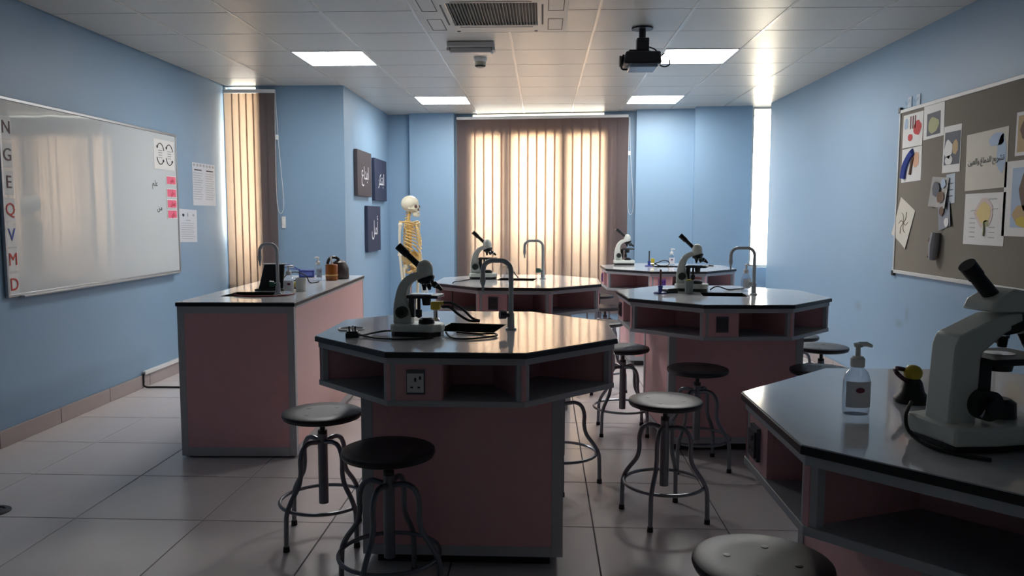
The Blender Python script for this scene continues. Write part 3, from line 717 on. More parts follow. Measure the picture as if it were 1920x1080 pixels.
# ------------------------------------------------------------------ lab furniture
TH = 0.91
def octo(w, rot=0): 
    r = w/2/math.cos(PI/8)
    return [(r*math.cos(PI/8+k*PI/4-PI/2-PI/4+PI/4*0+rot), r*math.sin(PI/8+k*PI/4-PI/2-PI/4+rot)) for k in range(8)]
def lab_table(label, loc, rot, sink, plate_mat, box_mat):
    t = thing('lab_table', label, 'table', loc, rot, 'octagonal lab tables')
    W = 1.24
    hole = rect(*sink)
    MB().prism(octo(W), TH-0.022, TH-0.003, hole).build('tabletop', BLACKEDGE, t, bevel=0.0015)
    MB().prism(octo(W-0.006), TH-0.003, TH, hole).build('top_surface', TOP, t)
    # sink basin, part of the table
    cx, cy, w, d, r = sink
    inn = rect(cx, cy, w-0.012, d-0.012, r)
    mb = MB(); mb.prism(rect(cx, cy, w-0.002, d-0.002, r), TH-0.17, TH-0.001, inn); mb.prism(inn, TH-0.17, TH-0.16)
    sk = mb.build('sink', SINKM, t)
    MB().lathe([(0.025, TH-0.16), (0.025, TH-0.156), (0.0, TH-0.156)], 16).build('drain', CHROME, sk, loc=(cx, cy, 0))
    Wc = 1.215; zb, zt = 0.705, TH-0.022
    MB().prism(octo(Wc), zb, zb+0.022).build('bottom_board', GREYTRIM, t, bevel=0.002)
    MB().prism(octo(Wc), zt-0.026, zt, octo(Wc-0.09)).build('top_rail', GREYTRIM, t, bevel=0.002)
    MB().prism(octo(0.62), zb+0.022, zt-0.026, octo(0.58)).build('inner_wall', PINK, t)
    po = octo(Wc-0.01); pi = octo(0.60)
    for k in range(8):
        a, b = Vector(po[k]), Vector(pi[k])
        d = (b-a).normalized(); nrm = Vector((-d.y, d.x))
        q = [a+nrm*0.009, a-nrm*0.009, b-nrm*0.009, b+nrm*0.009]
        MB().prism([tuple(p) for p in q][::-1] if False else [tuple(q[0]), tuple(q[3]), tuple(q[2]), tuple(q[1])][::-1], zb+0.022, zt-0.026).build('divider', PINK, t)
        c = Vector(po[k]); u = c.normalized(); v = Vector((-u.y, u.x))
        e1 = (Vector(po[(k+1) % 8])-c).normalized(); e0 = (Vector(po[(k-1) % 8])-c).normalized()
        g = 0.026
        quad = [c, c+e1*g, c+e1*g-u*0.02, c+e0*g-u*0.02, c+e0*g]
        ar = sum(quad[i].x*quad[(i+1) % 5].y-quad[(i+1) % 5].x*quad[i].y for i in range(5))
        quad = quad if ar > 0 else quad[::-1]
        MB().prism([tuple(p) for p in quad], zb+0.022, zt-0.026).build('corner_post', GREYTRIM, t)
    for k in range(0, 4):
        a = Matrix.Rotation(k*PI/2, 4, 'Z')
        # socket panel at the left of each straight face (local front = -y)
        e = Wc/2*math.tan(PI/8); yf = -Wc/2+0.006
        sp = MB().box(-e+0.02, -e+0.20, yf, yf+0.016, zb+0.022, zt-0.026, a).build('socket_panel', PINK, t)
        MB().box(-e+0.185, -e+0.203, yf+0.014, -0.30, zb+0.022, zt-0.026, a).build('divider', PINK, t)
        xc, zc_ = -e+0.105, (zb+zt)/2
        MB().box(xc-0.034, xc+0.034, yf-0.010, yf, zc_-0.045, zc_+0.045, a).build('socket_box', box_mat, sp)
        so = MB().box(xc-0.03, xc+0.03, yf-0.016, yf-0.010, zc_-0.036, zc_+0.034, a).build('socket_plate', plate_mat, sp)
        ho = MB(); ho.box(xc-0.004, xc+0.004, yf-0.0168, yf-0.0158, zc_+0.004, zc_+0.018, a)
        ho.box(xc-0.018, xc-0.008, yf-0.0168, yf-0.0158, zc_-0.02, zc_-0.014, a).box(xc+0.008, xc+0.018, yf-0.0168, yf-0.0158, zc_-0.02, zc_-0.014, a)
        ho.box(xc+0.014, xc+0.022, yf-0.0175, yf-0.0158, zc_+0.012, zc_+0.024, a)
        ho.build('socket_hole', INK, sp)
    # pedestal
    P = 0.40; z0 = 0.05
    for k in range(4):
        a = Matrix.Rotation(k*PI/2, 4, 'Z')
        MB().box(-P+0.045, P-0.045, -P+0.004, -P+0.024, z0+0.04, zb, a).build('pedestal_panel', PINK, t)
        MB().box(-P+0.045, P-0.045, -P, -P+0.024, z0, z0+0.04, a).build('pedestal_rail', GREYTRIM, t)
        MB().box(-P, -P+0.045, -P, -P+0.045, z0, zb, a).build('pedestal_post', GREYTRIM, t, bevel=0.002)
    MB().box(-P+0.05, P-0.05, -P+0.05, P-0.05, 0.0, z0).build('plinth', BLACKEDGE, t)
    return t
GBOX = mat('socket_back_box', (84, 88, 100), 0.5); DSOCK = mat('dark_socket', (58, 54, 60), 0.5); PURP = mat('purple_socket', (92, 62, 150), 0.4); PBOX = mat('purple_box', (150, 110, 140), 0.5)
tables = {
 'front': ((-0.315, 3.405, 0), 0.0, (0.0, 0.02, 0.27, 0.27, -0.16), WHITE, GBOX, 'nearest full octagonal pink lab table with a white front socket'),
 'near':  ((1.18, 1.935, 0), 0.0, (0.12, -0.1, 0.27, 0.25, -0.1), DSOCK, GBOX, 'octagonal lab table cut off by the right photo edge'),
 'right': ((1.125, 5.02, 0), 0.055, (0.02, -0.03, 0.28, 0.25, -0.17), DSOCK, GBOX, 'octagonal lab table in the middle of the right row'),
 'bl':    ((-0.185, 6.0, 0), -0.02, (-0.02, 0.10, 0.30, 0.24, -0.1), DSOCK, GBOX, 'octagonal lab table in front of the wide blind'),
 'br':    ((1.21, 7.72, 0), 0.03, (0.02, 0.05, 0.28, 0.24, 0.0), PURP, PBOX, 'farthest octagonal lab table with a purple socket'),
}
for k, (loc, rot, sink, pm, bm, lb) in tables.items(): lab_table(lb, loc, rot, sink, pm, bm)

# demonstration bench at the left
db = thing('demonstration_bench', 'long pink panelled demonstration bench with grey edges and sink', 'bench', (-1.79, 5.40, 0), 0.035)
DW, DL_ = 0.335, 1.03
sx, sy, sw, sd = -0.06, -0.56, 0.30, 0.30
hole = rect(sx, sy, sw, sd)
rc = [(-DW-0.006, -DL_-0.006), (DW+0.006, -DL_-0.006), (DW+0.006, DL_+0.006), (-DW-0.006, DL_+0.006)]
MB().prism(rc, TH-0.024, TH-0.004, hole).build('worktop', BLACKEDGE, db, bevel=0.0015)
MB().prism([(x*0.99, y_*0.997) for x, y_ in rc], TH-0.004, TH, hole).build('top_surface', TOP, db)
inn = rect(sx, sy, sw-0.012, sd-0.012)
sk = MB().prism(rect(sx, sy, sw-0.002, sd-0.002), TH-0.2, TH-0.001, inn).prism(inn, TH-0.2, TH-0.19).build('sink', SINKM, db)
MB().lathe([(0.025, TH-0.19), (0.025, TH-0.186), (0.0, TH-0.186)], 16).build('drain', CHROME, sk, loc=(sx, sy, 0))
z0, zt = 0.012, TH-0.024
for s in (-1, 1):
    MB().box(-DW+0.04, DW-0.04, s*DL_-0.012*s-0.010, s*DL_-0.012*s+0.010, z0+0.05, zt-0.04).build('end_panel', PINK, db)
    MB().box(-DW+0.04, DW-0.04, s*DL_-0.01*s-0.012, s*DL_-0.01*s+0.012, zt-0.04, zt).build('top_rail', GREYTRIM, db)
    MB().box(-DW+0.04, DW-0.04, s*DL_-0.01*s-0.012, s*DL_-0.01*s+0.012, z0, z0+0.05).build('bottom_rail', GREYTRIM, db)
    MB().box(s*DW-0.012*s-0.010, s*DW-0.012*s+0.010, -DL_+0.04, DL_-0.04, z0+0.05, zt-0.012).build('side_panel', mat('side_pink_laminate', (224, 182, 182), 0.42, noise=0.05, scale=18), db)
    MB().box(s*DW-0.01*s-0.012, s*DW-0.01*s+0.012, -DL_+0.04, DL_-0.04, zt-0.012, zt).build('top_rail', GREYTRIM, db)
    MB().box(s*DW-0.01*s-0.012, s*DW-0.01*s+0.012, -DL_+0.04, DL_-0.04, z0, z0+0.05).build('bottom_rail', GREYTRIM, db)
    for q in (-1, 1):
        MB().box(min(s*DW, s*(DW-0.04)), max(s*DW, s*(DW-0.04)), min(q*DL_, q*(DL_-0.04)), max(q*DL_, q*(DL_-0.04)), z0, zt).build('corner_post', GREYTRIM, db, bevel=0.002)
MB().box(-DW+0.03, DW-0.03, -DL_+0.03, DL_-0.03, 0, z0+0.03).build('plinth', BLACKEDGE, db)

# faucets
def faucet(label, x, y, h=0.30, span=0.13, ang=PI, knob=DKMETAL, drop=0.15, knob_side=-1):
    t = thing('gooseneck_faucet', label, 'faucet', (x, y, TH), ang, 'gooseneck lab faucets')
    MB().lathe([(0.024, 0), (0.024, 0.006), (0.016, 0.012), (0.015, 0.07), (0.012, 0.075)], 18).build('base', FAUC, t)
    r = 0.045; pts = [(0, 0, 0.06), (0, 0, h-r)]
    for k in range(1, 7): a = PI/2*k/6; pts.append((r-r*math.cos(a), 0, h-r+r*math.sin(a)))
    for k in range(0, 7): a = PI/2*k/6; pts.append((span-r+r*math.sin(a), 0, h-r+r*math.cos(a)))
    pts.append((span, 0, h-drop*0.55))
    MB().tube(pts, 0.0105, 12).build('spout_pipe', FAUC, t)
    MB().lathe([(0.005, -0.055), (0.006, -0.03), (0.0125, -0.012), (0.0125, 0.008)], 14).build('nozzle', FAUC, t, loc=(span, 0, h-drop*0.55))
    MB().cyl((0, 0, 0.062), (0.035*-knob_side*0.6, 0.02, 0.066), 0.009).build('valve_stem', knob, t)
    v = MB().cyl((0.02, 0.012, 0.066), (0.045, 0.024, 0.068), 0.018, 0.02, 8).build('valve_knob', knob, t)
    return t
faucet('grey gooseneck faucet on the nearest full lab table', -0.137, 3.37, 0.30, 0.125, PI-0.15)
faucet('grey gooseneck faucet on the middle table of the right row', 1.335, 4.985, 0.295, 0.145, PI-0.1, FAUC)
faucet('grey gooseneck faucet with green valve before the wide blind', 0.0, 6.16, 0.30, 0.145, PI-0.1, GREENV)
faucet('pale gooseneck faucet on the demonstration bench', -1.665, 4.84, 0.315, 0.115, PI-0.1, GREENV)

# ------------------------------------------------------------------ stools
def make_stool():
    t = thing('lab_stool', '', 'stool', (0, 0, 0), 0, 'round black lab stools')
    H = 0.56
    MB().lathe([(0.0, H-0.032), (0.15, H-0.032), (0.166, H-0.026), (0.171, H-0.014), (0.168, H-0.004), (0.158, H), (0.10, H-0.002), (0.0, H-0.003)], 40).build('seat', SEAT, t)
    for k in range(4):
        a = PI/4+k*PI/2
        MB().lathe([(0.009, 0), (0.009, 0.0012), (0.004, 0.0015)], 10).build('seat_bolt', MICBLK, t, loc=(0.085*math.cos(a), 0.085*math.sin(a), H-0.0022))
    MB().cyl((0, 0, H-0.04), (0, 0, H-0.032), 0.07, seg=24).build('seat_plate', MICBLK, t)
    MB().cyl((0, 0, 0.42), (0, 0, H-0.04), 0.011).build('screw_rod', MICBLK, t)
    MB().cyl((0, 0, H-0.10), (0, 0, H-0.085), 0.02).build('lock_collar', MICBLK, t)
    MB().cyl((0, 0, 0.15), (0, 0, H-0.10), 0.021, seg=18).build('sleeve', STEEL, t)
    for k in range(4):
        a = PI/4+k*PI/2; c, s = math.cos(a), math.sin(a)
        prof = [(0.018, 0.425), (0.07, 0.432), (0.105, 0.415), (0.122, 0.37), (0.122, 0.31), (0.135, 0.26), (0.175, 0.205), (0.198, 0.16), (0.203, 0.11), (0.205, 0.012)]
        l = MB().tube(spline([(r*c, r*s, z) for r, z in prof], 4), 0.0105, 10).build('leg', STEEL, t)
        MB().cyl((0.205*c, 0.205*s, 0), (0.205*c, 0.205*s, 0.022), 0.014, 0.0125, 12).build('rubber_foot', RUBBER, l)
    MB().tube(ring((0, 0, 0.165), 0.186, 36), 0.008, 8, True).build('foot_ring', STEEL, t)
    return t
proto = make_stool()
stools = [(-0.953, 3.294, 0.2, 0, 'black round stool between demonstration bench and nearest full table'),
 (-0.558, 2.762, 0.5, 0, 'black round stool in front of the nearest full table'),
 (0.572, 3.586, 0.35, 0, 'round stool alone in the aisle right of nearest full table'),
 (0.87, 4.36, 0.1, 0, 'round stool pushed against the front of middle right table'),
 (0.525, 5.05, 0.0, 0, 'round stool left of the middle right table'),
 (1.83, 5.15, 0.3, 0, 'round stool right of the middle right table, by the wall'),
 (1.80, 5.62, 0.9, 0.012, 'mostly hidden round stool behind the one by the wall'),
 (1.555, 4.36, 0.6, 0, 'round stool just behind the table at right photo edge'),
 (0.10, 4.03, 0.8, 0, 'round stool tucked under the right side of nearest full table'),
 (0.545, 1.88, 0.45, 0, 'nearest round stool, cut by the bottom photo edge'),
 (0.485, 6.27, 0.3, 0, 'brownish-lit round stool at the table before the blind'),
 (0.59, 7.36, 0.0, 0, 'round stool tucked left of the farthest table'),
 (0.60, 8.42, 0.5, 0, 'farthest round stool below the end of the blind')]
for i, (x, y, r, dz, lb) in enumerate(stools):
    o = proto if i == 0 else copy_tree(proto)
    o.location = (x, y, 0); o.rotation_euler = (0, 0, r); o['label'] = lb

# ------------------------------------------------------------------ microscopes
def microscope(label, x, y, rot, sc=1.0):
    t = thing('microscope', label, 'microscope', (x, y, TH), rot, 'curved-arm microscopes'); t.scale = (sc, sc, sc)
    def oblong(x0, x1, w): return [(x0+0.02, -w/2), (x1-0.035, -w/2), (x1, -w/2+0.035), (x1, w/2-0.035), (x1-0.035, w/2), (x0+0.02, w/2), (x0, w/2-0.02), (x0, -w/2+0.02)]
    MB().prism(oblong(-0.103, 0.103, 0.125), 0.0, 0.020).build('foot', MICBLK, t, bevel=0.003)
    MB().prism(oblong(-0.107, 0.107, 0.13), 0.018, 0.05).build('base', MICGREY, t, bevel=0.008)
    left = [(-0.100, 0.048), (-0.100, 0.11), (-0.093, 0.153), (-0.078, 0.203), (-0.052, 0.238), (-0.018, 0.258), (0.02, 0.266)]
    right = [(-0.022, 0.048), (-0.028, 0.10), (-0.04, 0.135), (-0.044, 0.17), (-0.033, 0.205), (-0.010, 0.226), (0.022, 0.234)]
    L = [(p.x, p.z) for p in spline([(a, 0, b) for a, b in left], 4)]; R_ = [(p.x, p.z) for p in spline([(a, 0, b) for a, b in right], 4)]
    MB().slab(L, R_, -0.026, 0.026).build('arm', MICGREY, t, bevel=0.006)
    MB().lathe([(0.030, -0.03), (0.034, -0.012), (0.034, 0.012), (0.028, 0.03), (0.014, 0.042), (0.0, 0.045)], 22).build('head', MICGREY, t, loc=(0.03, 0, 0.268))
    d = Vector((-0.74, 0, 0.67)).normalized(); p0 = Vector((0.018, 0, 0.277)); 
    MB().cyl(p0, p0+d*0.085, 0.0125).build('eye_tube', MICBLK, t)
    MB().cyl(p0+d*0.083, p0+d*0.136, 0.0155, 0.0165).build('eyepiece', MICBLK, t)
    nd = Vector((0.30, 0, -0.95)).normalized(); n0 = Vector((0.034, 0, 0.240))
    ns = MB().cyl(n0, n0+nd*0.012, 0.036, 0.038, 24).build('nosepiece', MICBLK, t)
    MB().cyl(n0+nd*0.012, n0+nd*0.022, 0.034, 0.026, 24).build('turret', MICBLK, ns)
    for ox, oy, dd, ln in ((-0.012, 0.0, (0.02, 0, -1), 0.042), (0.026, 0.008, (0.75, 0.15, -0.66), 0.045), (0.012, -0.022, (0.3, -0.55, -0.78), 0.034), (0.012, 0.024, (0.3, 0.6, -0.74), 0.034)):
        q = n0+nd*0.016+Vector((ox, oy, -ox*0.3)); dv = Vector(dd).normalized()
        ob = MB().cyl(q, q+dv*ln*0.6, 0.0105).cyl(q+dv*ln*0.6, q+dv*ln, 0.009, 0.006).build('objective', MICBLK, t)
        MB().cyl(q+dv*ln*0.32, q+dv*ln*0.40, 0.0109).build('objective_ring', CHROME, ob)
    MB().box(-0.034, 0.098, -0.056, 0.056, 0.157, 0.170).build('stage', MICBLK, t, bevel=0.003)
    MB().box(-0.02, 0.07, -0.045, 0.02, 0.1705, 0.174).build('slide_holder', CHROME, t)
    MB().cyl((0.036, 0, 0.156), (0.036, 0, 0.125), 0.02, 0.016).build('condenser', MICBLK, t)
    MB().box(-0.036, -0.012, -0.016, 0.016, 0.075, 0.158).build('rack', MICBLK, t, bevel=0.002)
    MB().cyl((0.012, -0.03, 0.155), (0.012, -0.03, 0.075), 0.007).build('stage_control', MICBLK, t)
    MB().cyl((0.012, -0.03, 0.11), (0.012, -0.03, 0.08), 0.013).build('stage_knob', MICBLK, t)
    MB().lathe([(0.034, 0.05), (0.032, 0.066), (0.02, 0.074), (0.0, 0.074)], 20).build('illuminator', MICBLK, t, loc=(0.036, 0, 0))
    KN = mat('dark_green_knob', (48, 58, 50), 0.4)
    for s in (-1, 1):
        MB().cyl((-0.058, s*0.024, 0.098), (-0.058, s*0.052, 0.098), 0.024, seg=24).build('focus_knob', KN, t)
        MB().cyl((-0.058, s*0.052, 0.098), (-0.058, s*0.064, 0.098), 0.013, seg=18).build('fine_knob', MICBLK, t)
    return t
microscope('curved-arm microscope on the nearest full table', -0.515, 3.20, -0.12)
microscope('curved-arm microscope on the table before the wide blind', -0.465, 6.12, -0.1)
microscope('dark-backed curved-arm microscope on the middle right table', 0.99, 5.22, -0.35, 1.0)
microscope('curved-arm microscope on the farthest table', 0.83, 8.02, 0.0, 1.0)

# angular microscope at the right edge
mt = thing('angular_microscope', 'large angular-arm microscope at the right photo edge', 'microscope', (0.938, 1.705, TH), 0.24)
MB().prism([(-0.105, -0.07), (-0.02, -0.085), (0.14, -0.085), (0.14, 0.085), (-0.02, 0.085), (-0.105, 0.07)], 0.006, 0.02).build('foot', MICBLK, mt, bevel=0.003)
MB().prism([(-0.11, -0.075), (-0.02, -0.09), (0.145, -0.09), (0.145, 0.09), (-0.02, 0.09), (-0.11, 0.075)], 0.018, 0.058).build('base', MICGREY, mt, bevel=0.006)
MB().slab([(-0.095, 0.05), (-0.085, 0.22), (-0.075, 0.243), (0.02, 0.283), (0.075, 0.288)], [(-0.028, 0.05), (-0.022, 0.19), (-0.018, 0.205), (0.035, 0.245), (0.078, 0.262)], -0.036, 0.036).build('arm', MICGREY, mt, bevel=0.005)
MB().slab([(-0.012, 0.292), (0.0, 0.315), (0.05, 0.34)], [(0.115, 0.289), (0.118, 0.305), (0.118, 0.328)], -0.04, 0.04).build('head', MICGREY, mt, bevel=0.005)
d = Vector((-0.70, 0, 0.71)).normalized(); p0 = Vector((0.035, 0, 0.315))
MB().cyl(p0, p0+d*0.075, 0.0165, 0.0155, 20).build('eye_tube', MICBLK, mt)
MB().cyl(p0+d*0.07, p0+d*0.105, 0.0175, 0.0185, 20).build('eyepiece', MICBLK, mt)
nd = Vector((0.35, 0, -0.93)).normalized(); n0 = Vector((0.07, 0, 0.27))
ns = MB().cyl(n0, n0+nd*0.014, 0.044, 0.046, 28).build('nosepiece', MICBLK, mt)
MB().cyl(n0+nd*0.014, n0+nd*0.024, 0.04, 0.03, 28).build('turret', MICBLK, ns)
for ox, oy, dd, ln in ((-0.016, 0.0, (0.02, 0, -1), 0.05), (0.03, -0.006, (0.5, -0.1, -0.85), 0.06), (0.012, 0.028, (0.25, 0.5, -0.8), 0.045)):
    q = n0+nd*0.016+Vector((ox, oy, -ox*0.35)); dv = Vector(dd).normalized()
    ob = MB().cyl(q, q+dv*ln*0.6, 0.0125, 0.014).cyl(q+dv*ln*0.6, q+dv*ln, 0.012, 0.009).build('objective', MICBLK, mt)
    MB().cyl(q+dv*ln*0.42, q+dv*ln*0.5, 0.0146).build('objective_ring', CHROME, ob)
MB().box(-0.022, 0.135, -0.07, 0.07, 0.182, 0.196).build('stage', MICBLK, mt, bevel=0.003)
MB().lathe([(0.03, 0.1962), (0.03, 0.1975), (0.018, 0.1975)], 24).build('stage_insert', CHROME, mt, loc=(0.055, 0, 0))
MB().cyl((0.055, 0, 0.181), (0.055, 0, 0.16), 0.03, 0.026, 22).build('condenser', MICBLK, mt)
MB().box(-0.03, 0.012, -0.03, 0.03, 0.09, 0.184).build('rack', MICBLK, mt, bevel=0.003)
MB().lathe([(0.036, 0.058), (0.034, 0.09), (0.022, 0.098), (0, 0.098)], 24).build('illuminator', MICBLK, mt, loc=(0.06, 0, 0))
for s in (-1, 1):
    MB().cyl((-0.02, s*0.034, 0.098), (-0.02, s*0.066, 0.098), 0.032, seg=26).build('focus_knob', MICBLK, mt)
    MB().cyl((-0.02, s*0.066, 0.098), (-0.02, s*0.08, 0.098), 0.018, seg=20).build('fine_knob', MICBLK, mt)
MB().cyl((-0.045, -0.068, 0.078), (-0.032, -0.066, 0.094), 0.003).build('clamp_pin', CHROME, mt)

# ------------------------------------------------------------------ bottles, burners, cables
def sanitizer(label, x, y, s=1.0, liquid=LCLEAR, rot=0.0, z=TH):
    t = thing('pump_bottle', label, 'bottle', (x, y, z), rot, 'hand sanitizer pump bottles'); t.scale = (s, s, s)
    prof = [(0.0, 0), (0.030, 0), (0.033, 0.004), (0.034, 0.05), (0.033, 0.085), (0.027, 0.105), (0.015, 0.117), (0.013, 0.122)]
    M = Matrix.Diagonal((1.0, 0.7, 1.0, 1.0))
    MB().lathe(prof, 24, M).build('bottle_body', liquid, t)
    lab = [(0.0346*math.cos(a), 0.0346*0.7*math.sin(a)) for a in [math.radians(q) for q in range(-150, -29, 10)]]
    mb = MB(); n = len(lab); mb.raw([(x_, y_, 0.02) for x_, y_ in lab]+[(x_, y_, 0.085) for x_, y_ in lab], [(i, i+1, n+i+1, n+i) for i in range(n-1)])
    mb.build('label_sticker', mat('sticker_white', (222, 224, 232), 0.5), t)
    MB().ball((0.0, -0.0245, 0.064), 0.011, 0.0015, 0.007, 12, 6).build('label_emblem', mat('maroon_emblem', (120, 40, 70), 0.5), t)
    MB().lathe([(0.016, 0.119), (0.017, 0.122), (0.017, 0.140), (0.012, 0.146), (0.006, 0.147), (0.0055, 0.168), (0.010, 0.169), (0.011, 0.178), (0.0, 0.180)], 18).build('pump_cap', WHITE, t)
    MB().tube([(0.0, 0, 0.175), (0.02, 0, 0.176), (0.034, 0, 0.171)], [0.0065, 0.006, 0.004], 8).build('pump_spout', WHITE, t)
    return t
sanitizer('clear pump bottle on the table at the right photo edge', 0.785, 1.955, 1.0)
sanitizer('clear pump bottle beside the faucet on middle right table', 1.345, 5.22, 1.0, rot=0.4)
sanitizer('clear pump bottle beside the faucet on demonstration bench', -1.605, 4.87, 1.0, rot=0.3)
sanitizer('white-labelled pump bottle at the far end of demonstration bench', -1.725, 5.93, 1.0, rot=2.6)
sanitizer('pump bottle on the farthest table behind a microscope', 1.30, 7.95, 0.95)

def burner(label, x, y, rot=0.0, tube_m=DKMETAL, s=1.0):
    t = thing('gas_burner', label, 'burner', (x, y, TH), rot, 'bunsen burners'); t.scale = (s, s, s)
    MB().lathe([(0.042, 0), (0.043, 0.006), (0.036, 0.011), (0.014, 0.014), (0.013, 0.04)], 24).build('base', BLUEP, t)
    MB().cyl((0, 0, 0.038), (0, 0, 0.052), 0.015, seg=18).build('air_collar', BLUEP, t)
    MB().cyl((0, 0, 0.05), (0, 0, 0.155), 0.0065).build('barrel', tube_m, t)
    MB().cyl((0.008, 0, 0.026), (0.05, 0, 0.026), 0.005).build('gas_inlet', CHROME, t)
    return t
burner('blue bunsen burner on the middle right table', 0.755, 5.03, 0.1, mat('burner_brown', (120, 84, 84), 0.4, metal=0.4))
burner('small blue bunsen burner on the farthest table', 1.055, 7.80, 0.0)
tag(MB().tube(spline([(1.11, 7.80, TH+0.026), (1.14, 7.79, TH+0.04), (1.20, 7.80, TH+0.06), (1.25, 7.81, TH+0.045), (1.24, 7.80, TH+0.012), (1.16, 7.79, TH+0.008), (1.10, 7.77, TH+0.03)], 8), 0.005, 8).build('gas_hose', CABLE), 'dark looped gas hose on the farthest table', 'hose')
tag(MB().lathe([(0.012, 0), (0.016, 0.02), (0.02, 0.06), (0.016, 0.075), (0.0, 0.076)], 14).build('yellow_tap', YELLOW, loc=(1.10, 7.87, TH)), 'small yellow gas tap beside the farthest burner', 'tap')
# cup in front of the middle right microscope
def cup(label, x, y, m, h=0.085, r=0.028, handle=False, top=None):
    t = thing('cup', label, 'cup', (x, y, TH))
    MB().lathe([(0.0, 0.0), (r*0.88, 0.0), (r, h), (r*0.9, h), (r*0.8, 0.006), (0.0, 0.006)], 22).build('body', m, t)
    if handle: MB().tube(spline([(-r*0.9, 0, h*0.8), (-r*1.7, 0, h*0.7), (-r*1.7, 0, h*0.3), (-r*0.9, 0, h*0.2)], 5), 0.005, 8).build('handle', handle, t)
    if top: MB().lathe([(r*0.55, h-0.01), (r*0.6, h+0.008), (0.0, h+0.009)], 14).build('contents', top, t)
    return t
cup('grey cup with yellow top before the middle right microscope', 0.935, 5.02, mat('grey_cup', (126, 134, 132), 0.5), top=YELLOW)
cup('white mug with dark handle on the demonstration bench', -1.59, 5.07, mat('mug_white', (200, 200, 196), 0.35), 0.085, 0.036, MICBLK)
# cables on the middle right table
tag(MB().tube(spline([(1.115, 5.24, TH+0.006), (1.16, 5.23, TH+0.03), (1.24, 5.27, TH+0.006), (1.30, 5.30, TH+0.006), (1.36, 5.33, TH+0.006)], 8), 0.0045, 8).build('loose_cable', CABLE), 'black power cord behind the sink of middle right table', 'cable')
t = thing('power_adapter', 'black power adapter left of the middle right microscope', 'adapter', (0.825, 5.085, TH), 0.5)
MB().box(-0.045, 0.045, -0.03, 0.03, 0, 0.03).build('body', MICBLK, t, bevel=0.005)
MB().tube(spline([(0.045, 0, 0.015), (0.08, 0.01, 0.012), (0.11, 0.05, 0.006)], 6), 0.004, 8).build('lead', CABLE, t)
tag(MB().tube(ring((1.66, 7.9, TH+0.004), 0.05, 24), 0.004, 6, True).build('cable_ring', MICBLK), 'thin dark ring lying on the farthest table', 'ring')

# nearest full table: plug, cords, white loop, yellow tap with hoses
t = thing('power_plug', 'black three-pin plug with pins up on nearest full table', 'plug', (-0.772, 3.125, TH), 0.1)
MB().prism([(-0.026, -0.02), (0.026, -0.02), (0.03, 0.012), (0.018, 0.024), (-0.018, 0.024), (-0.03, 0.012)], 0, 0.02).build('body', MICBLK, t, bevel=0.004)
MB().prism([(-0.022, -0.016), (0.022, -0.016), (0.022, 0.016), (-0.022, 0.016)], 0.02, 0.026).build('face', MICBLK, t, bevel=0.002)
for px, py in ((-0.012, -0.008), (0.012, -0.008), (0.0, 0.011)): MB().box(px-0.0035, px+0.0035, py-0.002, py+0.002, 0.026, 0.046).build('pin', CHROME if py > 0 else MICBLK, t)
tag(MB().tube(spline([(-0.745, 3.12, TH+0.01), (-0.71, 3.11, TH+0.006), (-0.66, 3.07, TH+0.005), (-0.58, 3.05, TH+0.005), (-0.50, 3.06, TH+0.005), (-0.44, 3.10, TH+0.005)], 8), 0.004, 8).build('loose_cable', CABLE), 'black cord running from the plug along the near microscope base', 'cable')
tag(MB().tube(spline([(-0.735, 3.13, TH+0.006), (-0.70, 3.19, TH+0.008), (-0.66, 3.22, TH+0.012), (-0.63, 3.20, TH+0.016)], 8), 0.004, 8).build('loose_cable', CABLE), 'short black cord loop between plug and near microscope', 'cable')
tag(MB().tube(spline([(-0.40, 3.20, TH+0.012), (-0.375, 3.13, TH+0.005), (-0.33, 3.07, TH+0.005), (-0.26, 3.09, TH+0.005), (-0.19, 3.15, TH+0.006), (-0.20, 3.20, TH+0.008), (-0.26, 3.215, TH+0.004), (-0.36, 3.24, TH+0.006)], 8), 0.0042, 8).build('loose_cable', CABLE), 'black cord looping in front of the near sink', 'cable')
tag(MB().tube(ring((-0.83, 3.34, TH+0.003), 0.055, 28, 0.05), 0.0032, 6, True).build('wire_loop', WHITE), 'thin white wire loop lying behind the plug', 'wire')
t = thing('gas_tap', 'yellow gas tap with two black hoses behind the near microscope', 'tap', (-0.50, 3.62, TH), 0)
MB().lathe([(0.02, 0), (0.02, 0.01), (0.011, 0.018), (0.011, 0.06)], 16).build('post', CHROME, t)
MB().box(-0.022, 0.022, -0.018, 0.018, 0.055, 0.095).build('body', YELLOW, t, bevel=0.006)
MB().tube([(0.015, -0.005, 0.085), (0.04, -0.01, 0.09)], 0.009, 8).build('outlet', YELLOW, t)
MB().tube(spline([(0.035, -0.01, 0.09), (0.08, -0.015, 0.088), (0.13, -0.02, 0.06), (0.175, -0.03, 0.02), (0.21, -0.03, 0.008)], 6), 0.006, 8).build('hose', CABLE, t)
MB().tube(spline([(0.035, -0.02, 0.07), (0.07, -0.03, 0.07), (0.11, -0.04, 0.04), (0.16, -0.045, 0.012), (0.21, -0.04, 0.008)], 6), 0.006, 8).build('hose', CABLE, t)
